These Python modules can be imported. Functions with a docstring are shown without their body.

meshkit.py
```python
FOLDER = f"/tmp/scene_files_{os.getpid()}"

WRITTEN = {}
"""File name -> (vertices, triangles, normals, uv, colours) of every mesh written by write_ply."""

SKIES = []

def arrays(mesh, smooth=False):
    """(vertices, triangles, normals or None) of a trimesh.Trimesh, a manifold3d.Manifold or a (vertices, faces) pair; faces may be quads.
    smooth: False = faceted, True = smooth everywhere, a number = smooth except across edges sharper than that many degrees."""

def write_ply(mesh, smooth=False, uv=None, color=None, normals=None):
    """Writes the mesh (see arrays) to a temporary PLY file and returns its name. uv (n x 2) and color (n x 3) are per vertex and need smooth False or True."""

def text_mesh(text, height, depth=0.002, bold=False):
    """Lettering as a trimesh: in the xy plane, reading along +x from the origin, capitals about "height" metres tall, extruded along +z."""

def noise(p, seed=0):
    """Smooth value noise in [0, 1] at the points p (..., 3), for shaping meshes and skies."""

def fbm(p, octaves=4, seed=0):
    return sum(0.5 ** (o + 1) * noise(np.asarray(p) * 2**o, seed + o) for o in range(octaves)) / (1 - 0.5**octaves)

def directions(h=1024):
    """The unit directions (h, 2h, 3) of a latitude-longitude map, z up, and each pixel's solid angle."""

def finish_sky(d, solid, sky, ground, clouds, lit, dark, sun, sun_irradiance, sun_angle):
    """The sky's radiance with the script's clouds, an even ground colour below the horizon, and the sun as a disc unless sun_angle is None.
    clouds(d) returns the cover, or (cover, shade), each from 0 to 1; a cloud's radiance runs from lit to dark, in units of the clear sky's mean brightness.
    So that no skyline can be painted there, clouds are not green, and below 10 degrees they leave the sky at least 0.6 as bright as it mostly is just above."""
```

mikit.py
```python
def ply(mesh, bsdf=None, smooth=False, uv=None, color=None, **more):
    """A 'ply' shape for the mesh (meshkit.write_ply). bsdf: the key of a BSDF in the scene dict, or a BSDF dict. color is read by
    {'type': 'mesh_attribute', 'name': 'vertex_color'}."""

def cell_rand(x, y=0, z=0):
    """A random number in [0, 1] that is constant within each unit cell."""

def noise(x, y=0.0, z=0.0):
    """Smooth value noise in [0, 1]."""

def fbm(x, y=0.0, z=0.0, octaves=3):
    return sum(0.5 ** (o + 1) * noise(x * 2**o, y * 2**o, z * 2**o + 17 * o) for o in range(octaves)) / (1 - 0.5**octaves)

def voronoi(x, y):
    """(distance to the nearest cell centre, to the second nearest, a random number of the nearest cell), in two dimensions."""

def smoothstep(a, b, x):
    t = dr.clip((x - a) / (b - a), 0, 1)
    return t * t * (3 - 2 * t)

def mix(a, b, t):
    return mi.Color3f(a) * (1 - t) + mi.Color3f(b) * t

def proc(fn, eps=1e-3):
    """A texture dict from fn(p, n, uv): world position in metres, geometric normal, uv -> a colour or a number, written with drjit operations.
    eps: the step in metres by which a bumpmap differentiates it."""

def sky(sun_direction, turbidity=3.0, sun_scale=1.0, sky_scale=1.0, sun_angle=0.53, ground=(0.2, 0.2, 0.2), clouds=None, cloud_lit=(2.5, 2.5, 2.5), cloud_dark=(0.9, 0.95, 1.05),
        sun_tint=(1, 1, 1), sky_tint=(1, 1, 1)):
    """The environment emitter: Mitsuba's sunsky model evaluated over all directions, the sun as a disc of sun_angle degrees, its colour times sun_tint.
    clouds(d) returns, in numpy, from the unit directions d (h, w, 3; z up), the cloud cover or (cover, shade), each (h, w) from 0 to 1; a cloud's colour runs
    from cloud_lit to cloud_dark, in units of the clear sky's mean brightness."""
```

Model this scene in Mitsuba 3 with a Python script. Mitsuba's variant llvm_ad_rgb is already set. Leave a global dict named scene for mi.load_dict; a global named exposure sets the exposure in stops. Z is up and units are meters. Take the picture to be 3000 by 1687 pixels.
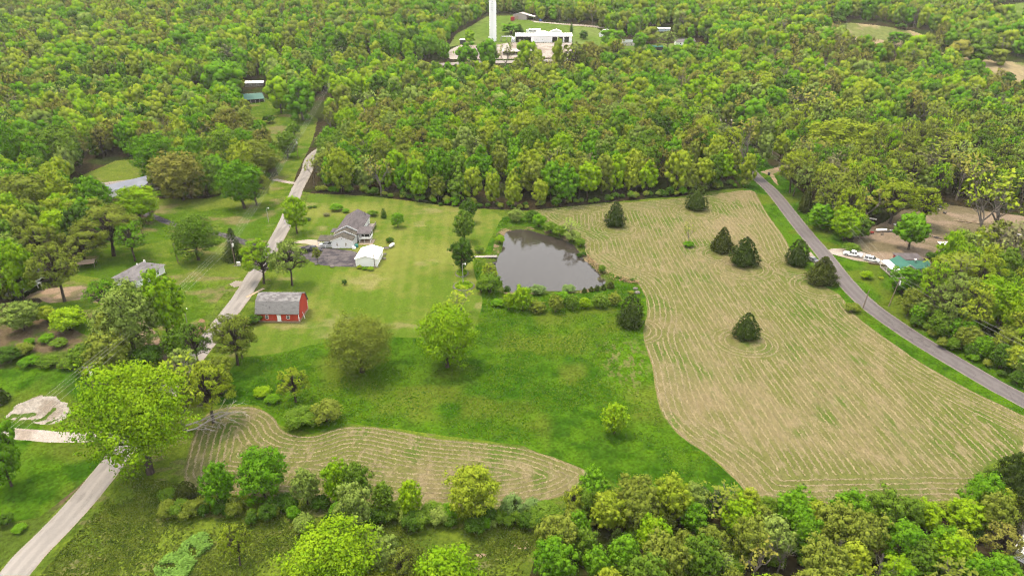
import math
import numpy as np
import drjit as dr
import mitsuba as mi
import shapely
import trimesh
from shapely.geometry import Polygon, LineString, Point, MultiPolygon
from shapely.ops import unary_union
import mikit, meshkit
from mikit import noise, fbm, voronoi, cell_rand, smoothstep, mix

T = mi.ScalarTransform4f
scene, labels = {}, {}

# ------------------------------------------------------------------ camera, sky, exposure
EYE = (0.0, 0.0, 90.0)
PITCH = math.radians(25.0)
scene['camera'] = {
    'type': 'perspective', 'fov': 74.0, 'fov_axis': 'x', 'near_clip': 1.0, 'far_clip': 9000.0,
    'to_world': T().look_at(origin=list(EYE), target=[0, math.cos(PITCH), 90.0 - math.sin(PITCH)], up=[0, 0, 1]),
}
def cloud(d):
    up = np.clip(d[..., 2], 0, 1)
    return 1.0, np.clip(0.85 - 0.75 * up + 0.7 * (meshkit.fbm(d * 2.2, 4, 5) - 0.5), 0, 1)
scene['sky_light'] = mikit.sky((-0.28, 0.16, 0.93), turbidity=3, sun_scale=0.66, sun_angle=15, ground=(0.1, 0.13, 0.04), clouds=cloud, cloud_lit=(5.6, 5.6, 5.6), cloud_dark=(2.0, 2.05, 2.2), sun_tint=(1, 0.97, 0.92))
exposure = 2.5
scene['air'] = {'type': 'homogeneous', 'albedo': {'type': 'rgb', 'value': [0.95, 0.955, 0.96]}, 'sigma_t': 0.00006}
scene['camera']['medium'] = {'type': 'ref', 'id': 'air'}
scene['haze'] = {'type': 'cube', 'to_world': T().translate([0, 2700, 49]).scale([4900, 3400, 54]), 'bsdf': {'type': 'null'}, 'interior': {'type': 'ref', 'id': 'air'}}
labels['haze'] = {'label': 'thin spring haze in the air', 'category': 'haze', 'kind': 'stuff'}

# ------------------------------------------------------------------ terrain
def step(a, b, x):
    t = np.clip((np.asarray(x, float) - a) / (b - a), 0, 1)
    return t * t * (3 - 2 * t)

POND = Polygon([(-2.8, 246.9), (1.1, 249.5), (6.5, 249.0), (13.2, 243.7), (19.7, 238.6), (23.4, 233.0), (24.8, 226.9), (24.9, 221.7), (26.4, 217.1), (28.5, 211.2), (30.1, 205.2), (31.1, 200.1), (30.4, 196.9), (27.2, 194.4), (21.4, 192.7), (13.9, 191.8), (6.5, 191.8), (0.2, 191.1), (-2.5, 192.2), (-4.1, 197.0), (-5.5, 204.1), (-6.5, 211.6), (-6.9, 216.2), (-5.8, 220.0), (-4.7, 225.8), (-4.4, 233.0), (-3.9, 240.5)])
shapely.prepare(POND)

def terrain(x, y):
    x = np.asarray(x, float); y = np.asarray(y, float)
    d = y + 0.0 * x
    z = 9 * step(380, 520, d) + 21 * step(500, 640, d) + 17 * step(640, 780, d) + 5 * step(800, 1000, d) + 10 * step(1000, 2200, d)
    z = z + 7.0 * step(262, 345, d) * step(-80, -35, x) * (1 - step(88, 118, x)) * (1 - step(345, 480, d))
    z = z + 0.5 * np.sin(x / 37 + 1.3) * np.sin(y / 45) + 0.35 * np.sin(x / 19 + y / 23) * step(0, 60, np.hypot(x - 30, y - 255))
    return z

def pond_dip(x, y):
    """ground height with the pond basin cut into it"""
    z = terrain(x, y)
    near = (np.abs(x - 12) < 45) & (np.abs(y - 215) < 50)
    if near.any():
        d = np.full_like(z, -99.0)
        pts = shapely.points(x[near], y[near])
        inside = shapely.contains(POND, pts)
        dist = shapely.distance(POND.boundary, pts)
        d[near] = np.where(inside, dist, -dist)
        w = step(-5, 0, d)
        z = np.where(d > -5, z * (1 - w) + WATER_Z * w + 0.35 * w, z)
        z = z - 0.75 * step(0.0, 1.6, d) - 1.0 * step(1.5, 8, d)
    return z
WATER_Z = float(terrain(12.0, 215.0)) - 0.35

def gz(x, y):
    return float(pond_dip(np.array([float(x)]), np.array([float(y)]))[0])

# ------------------------------------------------------------------ materials
def rgb(*c): return {'type': 'rgb', 'value': list(c)}
def mat(key, color, rough=0.7, spec=0.3, metal=0.0, **more):
    scene[key] = {'type': 'twosided', 'bsdf': {'type': 'principled', 'base_color': color if isinstance(color, dict) else rgb(*color), 'roughness': rough, 'specular': spec, 'metallic': metal, **more}}
def matte(key, fn, k=0.52):
    """a dull surface: fn gives its colour as it looks in full light, k brings that down to its reflectance"""
    dull = lambda p, n, uv: fn(p, n, uv) * k
    scene[key] = {'type': 'twosided', 'bsdf': {'type': 'diffuse', 'reflectance': mikit.proc(dull)}}
V = lambda *c: mi.Color3f(*c)

def lawn_fn(p, n, uv):
    a = fbm(p.x * 0.045, p.y * 0.045, 1.0, 3); b = fbm(p.x * 0.45, p.y * 0.45, 2.0, 3); c = noise(p.x * 3.1, p.y * 3.1)
    stripe = 0.5 + 0.5 * dr.sin(p.x * 1.45 + 0.9 * dr.sin(p.y * 0.04) + p.y * 0.12)
    k = smoothstep(0.32, 0.66, a * 0.66 + b * 0.26 + stripe * 0.08)
    col = mix(V(0.228, 0.258, 0.054), V(0.112, 0.192, 0.018), k)
    tan = smoothstep(0.60, 0.78, fbm(p.x * 0.11, p.y * 0.16, 7.0, 4))
    col = mix(col, V(0.320, 0.285, 0.130), tan * 0.55)
    return col * (0.80 + 0.40 * c * (0.5 + b))
def yard_fn(p, n, uv):
    a = fbm(p.x * 0.05, p.y * 0.05, 44.0, 3); b = fbm(p.x * 0.4, p.y * 0.4, 43.0, 3); c = noise(p.x * 2.7, p.y * 2.7)
    col = mix(V(0.085, 0.170, 0.010), V(0.165, 0.225, 0.030), smoothstep(0.38, 0.64, a * 0.7 + b * 0.3))
    col = mix(col, V(0.250, 0.215, 0.100), smoothstep(0.56, 0.72, fbm(p.x * 0.09, p.y * 0.12, 47.0, 4)) * 0.75)
    return col * (0.72 + 0.45 * c * (0.5 + b))
REEDY = (28.56, 149.16)
def meadow_fn(p, n, uv):
    a = fbm(p.x * 0.03, p.y * 0.03, 4.0, 3); b = fbm(p.x * 0.35, p.y * 0.35, 3.0, 4); c = noise(p.x * 2.3, p.y * 2.3); e = noise(p.x * 5.5, p.y * 5.5)
    col = mix(V(0.042, 0.122, 0.006), V(0.092, 0.198, 0.009), smoothstep(0.32, 0.66, a * 0.5 + b * 0.5))
    col = mix(col, V(0.140, 0.190, 0.022), smoothstep(0.56, 0.74, fbm(p.x * 0.07, p.y * 0.07, 9.0, 3)) * 0.75)
    tan = smoothstep(0.52, 0.66, fbm(p.x * 1.3, p.y * 0.6, 11.0, 4)) * smoothstep(17.0, 5.0, dr.sqrt(dr.square((p.x - REEDY[0]) * 1.3) + dr.square((p.y - REEDY[1]) * 0.7)) + 5 * noise(p.x * 0.2, p.y * 0.2, 5.0))
    col = mix(col, V(0.24, 0.20, 0.10), tan * 0.55)
    return col * (0.55 + 0.5 * c + 0.4 * e * b)
def rough_fn(p, n, uv):
    a = fbm(p.x * 0.05, p.y * 0.05, 14.0, 3); b = fbm(p.x * 0.5, p.y * 0.5, 13.0, 4); c = noise(p.x * 2.6, p.y * 2.6); e = noise(p.x * 6.0, p.y * 6.0)
    col = mix(V(0.090, 0.145, 0.018), V(0.155, 0.225, 0.024), smoothstep(0.35, 0.65, a * 0.45 + b * 0.55))
    tan = smoothstep(0.60, 0.72, fbm(p.x * 0.24 + p.y * 0.12, p.y * 0.5 - p.x * 0.12, 21.0, 3))
    col = mix(col, V(0.23, 0.19, 0.11), tan * 0.45)
    return col * (0.55 + 0.5 * c + 0.4 * e)
def brush_fn(p, n, uv):
    a = fbm(p.x * 0.12, p.y * 0.12, 24.0, 4); c = noise(p.x * 2.0, p.y * 2.0); e = noise(p.x * 6.0, p.y * 6.0)
    col = mix(V(0.150, 0.115, 0.070), V(0.085, 0.135, 0.018), smoothstep(0.34, 0.52, a))
    return col * (0.55 + 0.55 * c + 0.35 * e)
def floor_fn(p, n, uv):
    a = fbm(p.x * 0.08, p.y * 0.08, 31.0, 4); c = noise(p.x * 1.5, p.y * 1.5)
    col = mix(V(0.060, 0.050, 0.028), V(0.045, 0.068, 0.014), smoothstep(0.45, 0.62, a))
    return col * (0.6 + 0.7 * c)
def pasture_fn(p, n, uv):
    a = fbm(p.x * 0.02, p.y * 0.02, 33.0, 4); c = noise(p.x * 0.4, p.y * 0.4)
    col = mix(V(0.14, 0.23, 0.035), V(0.20, 0.27, 0.07), smoothstep(0.35, 0.65, a))
    return col * (0.8 + 0.4 * c)
def dryhill_fn(p, n, uv):
    a = fbm(p.x * 0.03, p.y * 0.02, 35.0, 4); c = noise(p.x * 0.5, p.y * 0.3)
    col = mix(V(0.40, 0.33, 0.19), V(0.20, 0.24, 0.075), smoothstep(0.50, 0.62, a))
    return col * (0.8 + 0.35 * c)
def soil_fn(p, n, uv):
    a = fbm(p.x * 0.07, p.y * 0.07, 41.0, 4); c = noise(p.x * 1.7, p.y * 2.6); e = noise(p.x * 5.0, p.y * 7.0)
    col = mix(V(0.34, 0.265, 0.195), V(0.205, 0.175, 0.105), smoothstep(0.42, 0.60, a))
    return col * (0.6 + 0.4 * c + 0.35 * e)
def hay_fn(p, n, uv):
    """mown stubble between the raked rows, greener where the grass was thin"""
    xx, yy = p.x, p.y
    big = fbm(xx * 0.030, yy * 0.024, 2.0, 3); mid = fbm(xx * 0.34, yy * 0.16, 9.0, 3); fine = noise(xx * 3.2, yy * 1.6); fin2 = noise(xx * 7.0, yy * 5.0)
    stub = mix(V(0.190, 0.210, 0.060), V(0.300, 0.252, 0.130), smoothstep(0.40, 0.70, big * 0.5 + mid * 0.5))
    stub = mix(stub, V(0.110, 0.185, 0.022), smoothstep(0.50, 0.72, mid * 0.55 + 0.45 * fbm(xx * 0.07, yy * 0.07, 19.0, 2)) * 0.85)
    stub = mix(stub, V(0.40, 0.32, 0.20), smoothstep(0.56, 0.80, fbm(xx * 0.9, yy * 0.45, 12.0, 3)) * 0.55)
    return stub * (0.60 + 0.30 * fine + 0.26 * fin2)
def road_fn(p, n, uv):
    a = fbm(p.x * 0.25, p.y * 0.06, 51.0, 4); c = noise(p.x * 4, p.y * 4); crack = smoothstep(0.035, 0.0, dr.abs(fbm(p.x * 0.5, p.y * 0.35, 57.0, 4) - 0.5))
    col = V(0.44, 0.415, 0.39) * (0.84 + 0.22 * a + 0.08 * c)
    d = dr.abs(uv.x)
    col = col * (1 - 0.13 * smoothstep(0.7, 0.2, dr.abs(d - 1.0))) * (1 - 0.16 * smoothstep(0.55, 0.62, fbm(p.x * 0.35, p.y * 0.1, 58.0, 3))) * (1 - 0.09 * crack)
    return mix(col, V(0.36, 0.31, 0.24), smoothstep(2.3, 3.1, d + 0.5 * noise(p.x * 1.3, p.y * 1.3)) * 0.6)
def asphalt_fn(p, n, uv):
    a = fbm(p.x * 0.2, p.y * 0.1, 61.0, 4); c = noise(p.x * 4, p.y * 4); d = dr.abs(uv.x)
    col = V(0.19, 0.175, 0.178) * (0.82 + 0.25 * a + 0.1 * c) * (1 + 0.16 * smoothstep(0.6, 0.1, dr.abs(d - 1.1)))
    crack = smoothstep(0.02, 0.0, dr.abs(fbm(p.x * 0.2, p.y * 0.2, 67.0, 4) - 0.5))
    return mix(col * (1 - 0.2 * crack), V(0.35, 0.31, 0.25), smoothstep(2.5, 3.2, d + 0.5 * noise(p.x * 1.3, p.y * 1.3)) * 0.6)
def drive_fn(p, n, uv):
    a = fbm(p.x * 0.12, p.y * 0.5, 71.0, 4); b = fbm(p.x * 0.7, p.y * 0.9, 72.0, 3); c = noise(p.x * 4, p.y * 4)
    col = mix(V(0.088, 0.082, 0.098), V(0.185, 0.168, 0.172), smoothstep(0.38, 0.62, 0.5 * a + 0.5 * b))
    return col * (0.85 + 0.25 * c)
def gravel_fn(p, n, uv):
    a = fbm(p.x * 0.2, p.y * 0.2, 81.0, 4); c = noise(p.x * 5, p.y * 5)
    return mix(V(0.56, 0.515, 0.46), V(0.42, 0.36, 0.30), smoothstep(0.42, 0.66, a)) * (0.75 + 0.4 * c)
def pale_soil_fn(p, n, uv):
    a = fbm(p.x * 0.3, p.y * 0.3, 82.0, 4); c = noise(p.x * 4, p.y * 4); g = smoothstep(0.56, 0.64, fbm(p.x * 0.5, p.y * 0.5, 85.0, 3))
    return mix(mix(V(0.46, 0.425, 0.375), V(0.33, 0.285, 0.235), smoothstep(0.36, 0.6, a)), V(0.09, 0.15, 0.02), g) * (0.7 + 0.5 * c)
def dirt_fn(p, n, uv):
    a = fbm(p.x * 0.3, p.y * 0.3, 83.0, 4); c = noise(p.x * 4, p.y * 4)
    return mix(V(0.40, 0.30, 0.21), V(0.24, 0.215, 0.115), smoothstep(0.42, 0.58, a)) * (0.72 + 0.5 * c)
def concrete_fn(p, n, uv):
    a = fbm(p.x * 0.3, p.y * 0.3, 86.0, 4)
    return V(0.56, 0.49, 0.40) * (0.85 + 0.3 * a)
def bank_fn(p, n, uv):
    a = fbm(p.x * 0.3, p.y * 0.3, 88.0, 4); c = noise(p.x * 3, p.y * 3)
    return mix(V(0.27, 0.21, 0.13), V(0.085, 0.135, 0.018), smoothstep(0.34, 0.46, a)) * (0.65 + 0.6 * c)
for k, f in dict(lawn=lawn_fn, yard_grass=yard_fn, meadow=meadow_fn, rough=rough_fn, brush=brush_fn, woodland_floor=floor_fn, pasture=pasture_fn, dry_hill=dryhill_fn, soil=soil_fn, hay=hay_fn,
                 chip_seal=road_fn, asphalt=asphalt_fn, drive_asphalt=drive_fn, gravel=gravel_fn, pale_soil=pale_soil_fn, dirt=dirt_fn, concrete=concrete_fn, bank=bank_fn).items():
    matte('m_' + k, f)
scene['m_water'] = {'type': 'bumpmap', 'arbitrary': {'type': 'plastic', 'diffuse_reflectance': rgb(0.030, 0.026, 0.022), 'int_ior': 1.5, 'nonlinear': False},
                    'bump': mikit.proc(lambda p, n, uv: 0.008 * fbm(p.x * 0.9, p.y * 1.6, 3.0, 2) + 0.002 * noise(p.x * 3.0, p.y * 5.0), 0.05), 'scale': 1.0}

# leaves: (colour, second colour)
TINTS = {
    'lime': ((0.290, 0.410, 0.024), (0.190, 0.330, 0.016)),
    'yellow': ((0.350, 0.390, 0.050), (0.250, 0.310, 0.032)),
    'green': ((0.165, 0.310, 0.026), (0.105, 0.235, 0.017)),
    'mid': ((0.165, 0.245, 0.040), (0.105, 0.180, 0.026)),
    'olive': ((0.250, 0.275, 0.060), (0.175, 0.205, 0.042)),
    'pale': ((0.285, 0.345, 0.110), (0.200, 0.260, 0.072)),
    'dark': ((0.085, 0.150, 0.028), (0.054, 0.105, 0.019)),
    'tan': ((0.310, 0.275, 0.085), (0.225, 0.205, 0.060)),
    'cedar': ((0.066, 0.090, 0.028), (0.040, 0.060, 0.018)),
    'cedarb': ((0.082, 0.092, 0.030), (0.050, 0.060, 0.019)),
    'silver': ((0.215, 0.295, 0.135), (0.140, 0.215, 0.088)),
    'greytwig': ((0.225, 0.205, 0.140), (0.160, 0.145, 0.100)),
}
for k, (c0, c1) in TINTS.items():
    def leaf_fn(p, n, uv, c0=c0, c1=c1, k=k):
        a = noise(p.x * 0.9, p.y * 0.9, p.z * 0.9); b = noise(p.x * 0.09, p.y * 0.09, 5.0); c = noise(p.x * 3.7, p.y * 3.7, p.z * 3.7)
        col = mix(V(*c1), V(*c0), smoothstep(0.25, 0.75, 0.55 * a + 0.45 * b))
        return col * V(0.560, 0.640, 0.39) * (0.86 + 0.28 * c)
    scene['leaf_' + k] = {'type': 'twosided', 'bsdf': {'type': 'diffuse', 'reflectance': mikit.proc(leaf_fn)}}
matte('m_bark', lambda p, n, uv: V(0.115, 0.095, 0.075) * (0.6 + 0.8 * noise(p.x * 3, p.y * 3, p.z * 1.2)))
matte('m_grey_bark', lambda p, n, uv: V(0.30, 0.265, 0.23) * (0.65 + 0.7 * noise(p.x * 3, p.y * 3, p.z * 1.2)))
# ------------------------------------------------------------------ helpers
def key_for(name):
    if name not in taken:
        taken.add(name); return name
    i = 1
    while f'{name}_{i:03d}' in taken: i += 1
    taken.add(f'{name}_{i:03d}'); return f'{name}_{i:03d}'
taken = set()
def tag(key, label=None, category=None, group=None, kind=None):
    d = labels.setdefault(key, {})
    for a, b in (('label', label), ('category', category), ('group', group), ('kind', kind)):
        if b: d[a] = b
    return key
def thing(name, label, category, group=None):
    return tag(key_for(name), label, category, group)
def part(holder, name, mesh, bsdf, smooth=False):
    key = key_for(holder + '__' + name)
    scene[key] = mikit.ply(mesh, bsdf, smooth=smooth)
    return key
def raw(v, f, n, bsdf, uv=None):
    return {'type': 'ply', 'filename': meshkit.write_ply((v, f), False, uv, None, normals=n), 'face_normals': False, 'bsdf': {'type': 'ref', 'id': bsdf}}
def structure(name, mesh_dict, label, kind='structure'):
    key = key_for(name); scene[key] = mesh_dict; return tag(key, label, None, None, kind)

# ------------------------------------------------------------------ the ground, cut into its fields, lawns and roads
def rnd(poly, amp=0.35, stp=1.4, seed=0.0):
    """the outline with small irregular bites, as a mown or grown edge has"""
    if poly.geom_type == 'MultiPolygon': return unary_union([rnd(q, amp, stp, seed) for q in poly.geoms])
    c = np.array(shapely.segmentize(poly.exterior, stp).coords)[:-1]
    o = np.stack([meshkit.fbm(np.c_[c * 0.35, np.full(len(c), s + seed)], 3) - 0.5 for s in (3.3, 9.7)], 1) * 2 * amp
    return Polygon(c + o).buffer(0)
def curve(points, n=8):
    """a smooth line through the points"""
    p = np.array(points, float); p = np.vstack([2 * p[0] - p[1], p, 2 * p[-1] - p[-2]]); out = []
    for i in range(1, len(p) - 2):
        t = np.linspace(0, 1, n, endpoint=False)[:, None]
        a, b, c, d = p[i - 1], p[i], p[i + 1], p[i + 2]
        out.append(0.5 * (2 * b + (c - a) * t + (2 * a - 5 * b + 4 * c - d) * t ** 2 + (3 * b - a - 3 * c + d) * t ** 3))
    return np.vstack(out + [p[-2:-1]])
def rounded(points, n=5):
    p = list(points); c = curve(p[-2:] + p + p[:2], n)
    return Polygon(c[2 * n:-2 * n - 1]).buffer(0)

ROAD = LineString(curve([(-78.0, 30.0), (-80.0, 60.0)] + [(-82.6, 82.3), (-80.7, 105.3), (-81.8, 173.5), (-83.2, 195.3), (-88.8, 251.0), (-97.0, 295.7), (-101.9, 329.5), (-107.9, 361.4)] + [(-106.0, 395.0), (-100.0, 430.0), (-96.0, 470.0)]))
PAVED = LineString(curve([(128.0, 420.0), (123.0, 372.0)] + [(118.2, 325.8), (117.3, 296.6), (114.9, 272.5), (111.2, 243.0), (108.7, 220.2), (105.8, 197.8), (105.4, 179.7), (108.9, 160.8), (115.5, 140.0), (118.8, 131.8)] + [(134.0, 96.0), (150.0, 60.0)]))
FARROAD = LineString(curve([(-190.0, 590.0)] + [(-92.3, 571.8), (-60.7, 577.0), (-28.7, 582.8), (3.9, 582.9), (36.6, 585.9), (60.2, 592.7), (91.0, 600.8)] + [(190.0, 590.0), (300.0, 560.0)]))
matte('m_clay', lambda p, n, uv: mix(V(0.30, 0.20, 0.12), V(0.13, 0.15, 0.04), smoothstep(.36, .5, fbm(p.x * .5, p.y * .5, 4.0, 3))) * (.7 + .5 * noise(p.x * 3, p.y * 3)))
regions = []          # (name, polygon, material, cell, label), the first on top
def region(name, poly, material, cell, label): regions.append((name, poly, material, cell, label))
region('road', rnd(ROAD.buffer(2.75, cap_style=2), .22, .9), 'm_chip_seal', 1.5, 'pale chip seal country lane running past the red barn')
region('paved_road', rnd(PAVED.buffer(3.0, cap_style=2), .14, .9), 'm_asphalt', 1.5, 'grey asphalt road curving along the hay field')
region('road', FARROAD.buffer(3.2, cap_style=2), 'm_chip_seal', 4, 'pale distant road crossing in front of the white workshop')
region('water', POND.buffer(0.0), None, 2, '')
region('driveway', rnd(LineString(curve([(-115.8, 119.8), (-109.3, 119.8), (-105.1, 119.3), (-96.7, 118.2), (-89.0, 118.1), (-84.4, 119.1), (-81.5, 121.1)])).buffer(1.75, cap_style=2), .25), 'm_gravel', 1.5, 'white gravel driveway joining the lane under the big lime green tree')
region('driveway', rnd(LineString(curve([(-83.4, 147.1), (-87.7, 150.9), (-92.1, 153.8), (-98.8, 161.2), (-108.3, 171.4), (-117.4, 180.2), (-128.2, 185.7), (-136.0, 188.7), (-142.0, 187.6), (-147.5, 186.5)])).buffer(2.2, cap_style=2).union(rounded([(-146.7, 187.3), (-145.4, 191.1), (-140.1, 192.5), (-133.4, 192.9), (-128.2, 185.7), (-131.8, 182.6), (-139.5, 181.6)])), .5), 'm_dirt', 1.5, 'tan gravel drive curving to the old tin roofed shed')
region('driveway', LineString(curve([(-165.7, 274.2), (-155.6, 269.1), (-145.4, 261.6), (-134.3, 253.3), (-119.9, 245.0), (-108.0, 239.7), (-98.8, 233.0), (-90.4, 227.4)])).buffer(1.7, cap_style=2), 'm_drive_asphalt', 1.5, 'dark asphalt driveway leading to the white ranch house')
region('driveway', LineString(curve([(-100.8, 308.2), (-106.3, 310.9), (-113.2, 315.0)])).buffer(1.6, cap_style=2), 'm_gravel', 1.5, 'short gravel drive stub on the lane by the wood')
region('pavement', Polygon([(-89.5, 195.4), (-88.6, 198.2), (-85.9, 197.7), (-85.4, 194.3), (-87.0, 193.1)]), 'm_chip_seal', 1.5, 'small grey concrete apron beside the lane')
region('pavement', rnd(Polygon([(-79.7, 223.6), (-76.0, 227.6), (-73.4, 229.4), (-69.7, 227.5), (-56.7, 223.6), (-52.6, 220.3), (-52.1, 209.4), (-58.5, 209.8), (-64.7, 211.2), (-67.3, 212.9), (-71.6, 216.3), (-76.2, 217.8)]), .3), 'm_drive_asphalt', 1.5, 'dark asphalt parking pad between white house and white garage')
region('pavement', Polygon([(-82.4, 230.8), (-80.5, 232.7), (-75.3, 234.9), (-71.4, 234.1), (-67.6, 227.8), (-69.6, 227.1), (-74.9, 230.6), (-79.3, 231.1), (-80.8, 227.3)]), 'm_concrete', 1.5, 'beige concrete drive into the carport of the white house')
region('path', LineString(curve([(-66.2, 238.8), (-66.7, 242.6), (-65.7, 245.1), (-63.7, 246.9)])).buffer(.6, cap_style=2), 'm_concrete', 1.5, 'curved concrete garden path beside the white house')
region('driveway', rnd(Polygon([(110.7, 222.6), (113.8, 225.1), (121.1, 226.1), (122.8, 223.8), (125.9, 217.0), (126.6, 214.9), (125.5, 210.5), (123.3, 211.8), (116.9, 214.1), (111.8, 219.5)]), .3), 'm_gravel', 1.5, 'white gravel driveway with the white truck and wagon')
region('pavement', rnd(Polygon([(103.3, 220.8), (105.0, 221.6), (104.5, 216.3), (103.8, 211.3), (101.6, 209.2), (101.9, 213.8)]), .3), 'm_gravel', 1.5, 'small gravel pull-off beside the cedar at the paved road')
region('driveway', rnd(Polygon([(122.7, 328.9), (130.6, 335.5), (140.9, 344.4), (143.7, 343.7), (142.1, 339.5), (132.6, 330.0), (127.9, 325.2), (125.5, 313.0), (123.1, 304.4), (123.0, 308.3), (125.0, 322.2)]), .35), 'm_dirt', 1.5, 'orange gravel drive off the paved road by the bin')
region('driveway', rnd(LineString(curve([(197.1, 386.9), (207.4, 396.8), (215.4, 403.7), (227.2, 408.5), (239.9, 410.0)])).buffer(2.0, cap_style=2), .5), 'm_dirt', 2, 'tan dirt drive in a clearing of the wood')
region('driveway', rnd(LineString(curve([(126.9, 436.4), (135.1, 438.5), (142.9, 439.2), (150.8, 440.2)])).buffer(2.0, cap_style=2), .5), 'm_gravel', 2, 'pale gravel drive among the trees')
region('bare_soil', rnd(rounded([(-112.1, 125.3), (-113.9, 129.0), (-112.6, 131.9), (-109.5, 133.6), (-105.6, 133.0), (-100.3, 128.7), (-98.8, 123.8), (-102.1, 122.1), (-106.7, 123.8)]), 2.0, .7), 'm_pale_soil', 1.5, 'round patch of bare pale gravel in the grass')
region('bare_soil', rnd(rounded([(-0.2, 88.0), (0.8, 88.6), (2.6, 88.8), (3.4, 87.7), (2.9, 86.8), (0.8, 86.8)]), .5), 'm_dirt', 1.5, 'small patch of bare tan soil in the rough grass')
region('bare_soil', rnd(rounded([(-6.3, 85.3), (-5.3, 85.6), (-4.2, 85.2), (-4.9, 84.7), (-5.9, 84.8)]), .4), 'm_dirt', 1.5, 'tiny patch of bare soil in the rough grass')
region('bare_soil', rnd(rounded([(-86.7, 159.0), (-87.8, 164.8), (-88.5, 170.0), (-87.1, 170.5), (-84.8, 165.8), (-84.0, 160.4), (-84.5, 156.9)]), .9), 'm_clay', 1.5, 'strip of bare orange clay beside the lane')
region('bank', rnd(POND.buffer(2.2), .5), 'm_bank', 1.2, 'muddy grass bank around the pond')
region('yard', rnd(rounded([(127.6, 237.1), (134.9, 244.9), (148.4, 255.3), (165.8, 271.8), (177.4, 276.1), (189.7, 274.1), (198.3, 266.5), (210.0, 259.7), (202.5, 240.5), (182.6, 220.5), (171.6, 220.7), (165.4, 228.8), (155.4, 226.3), (144.2, 217.7), (130.9, 214.7), (124.8, 216.3), (123.9, 224.7), (122.2, 228.6)]), 1.2), 'm_soil', 2, 'bare tan dirt yard strewn with straw and junk')
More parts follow.
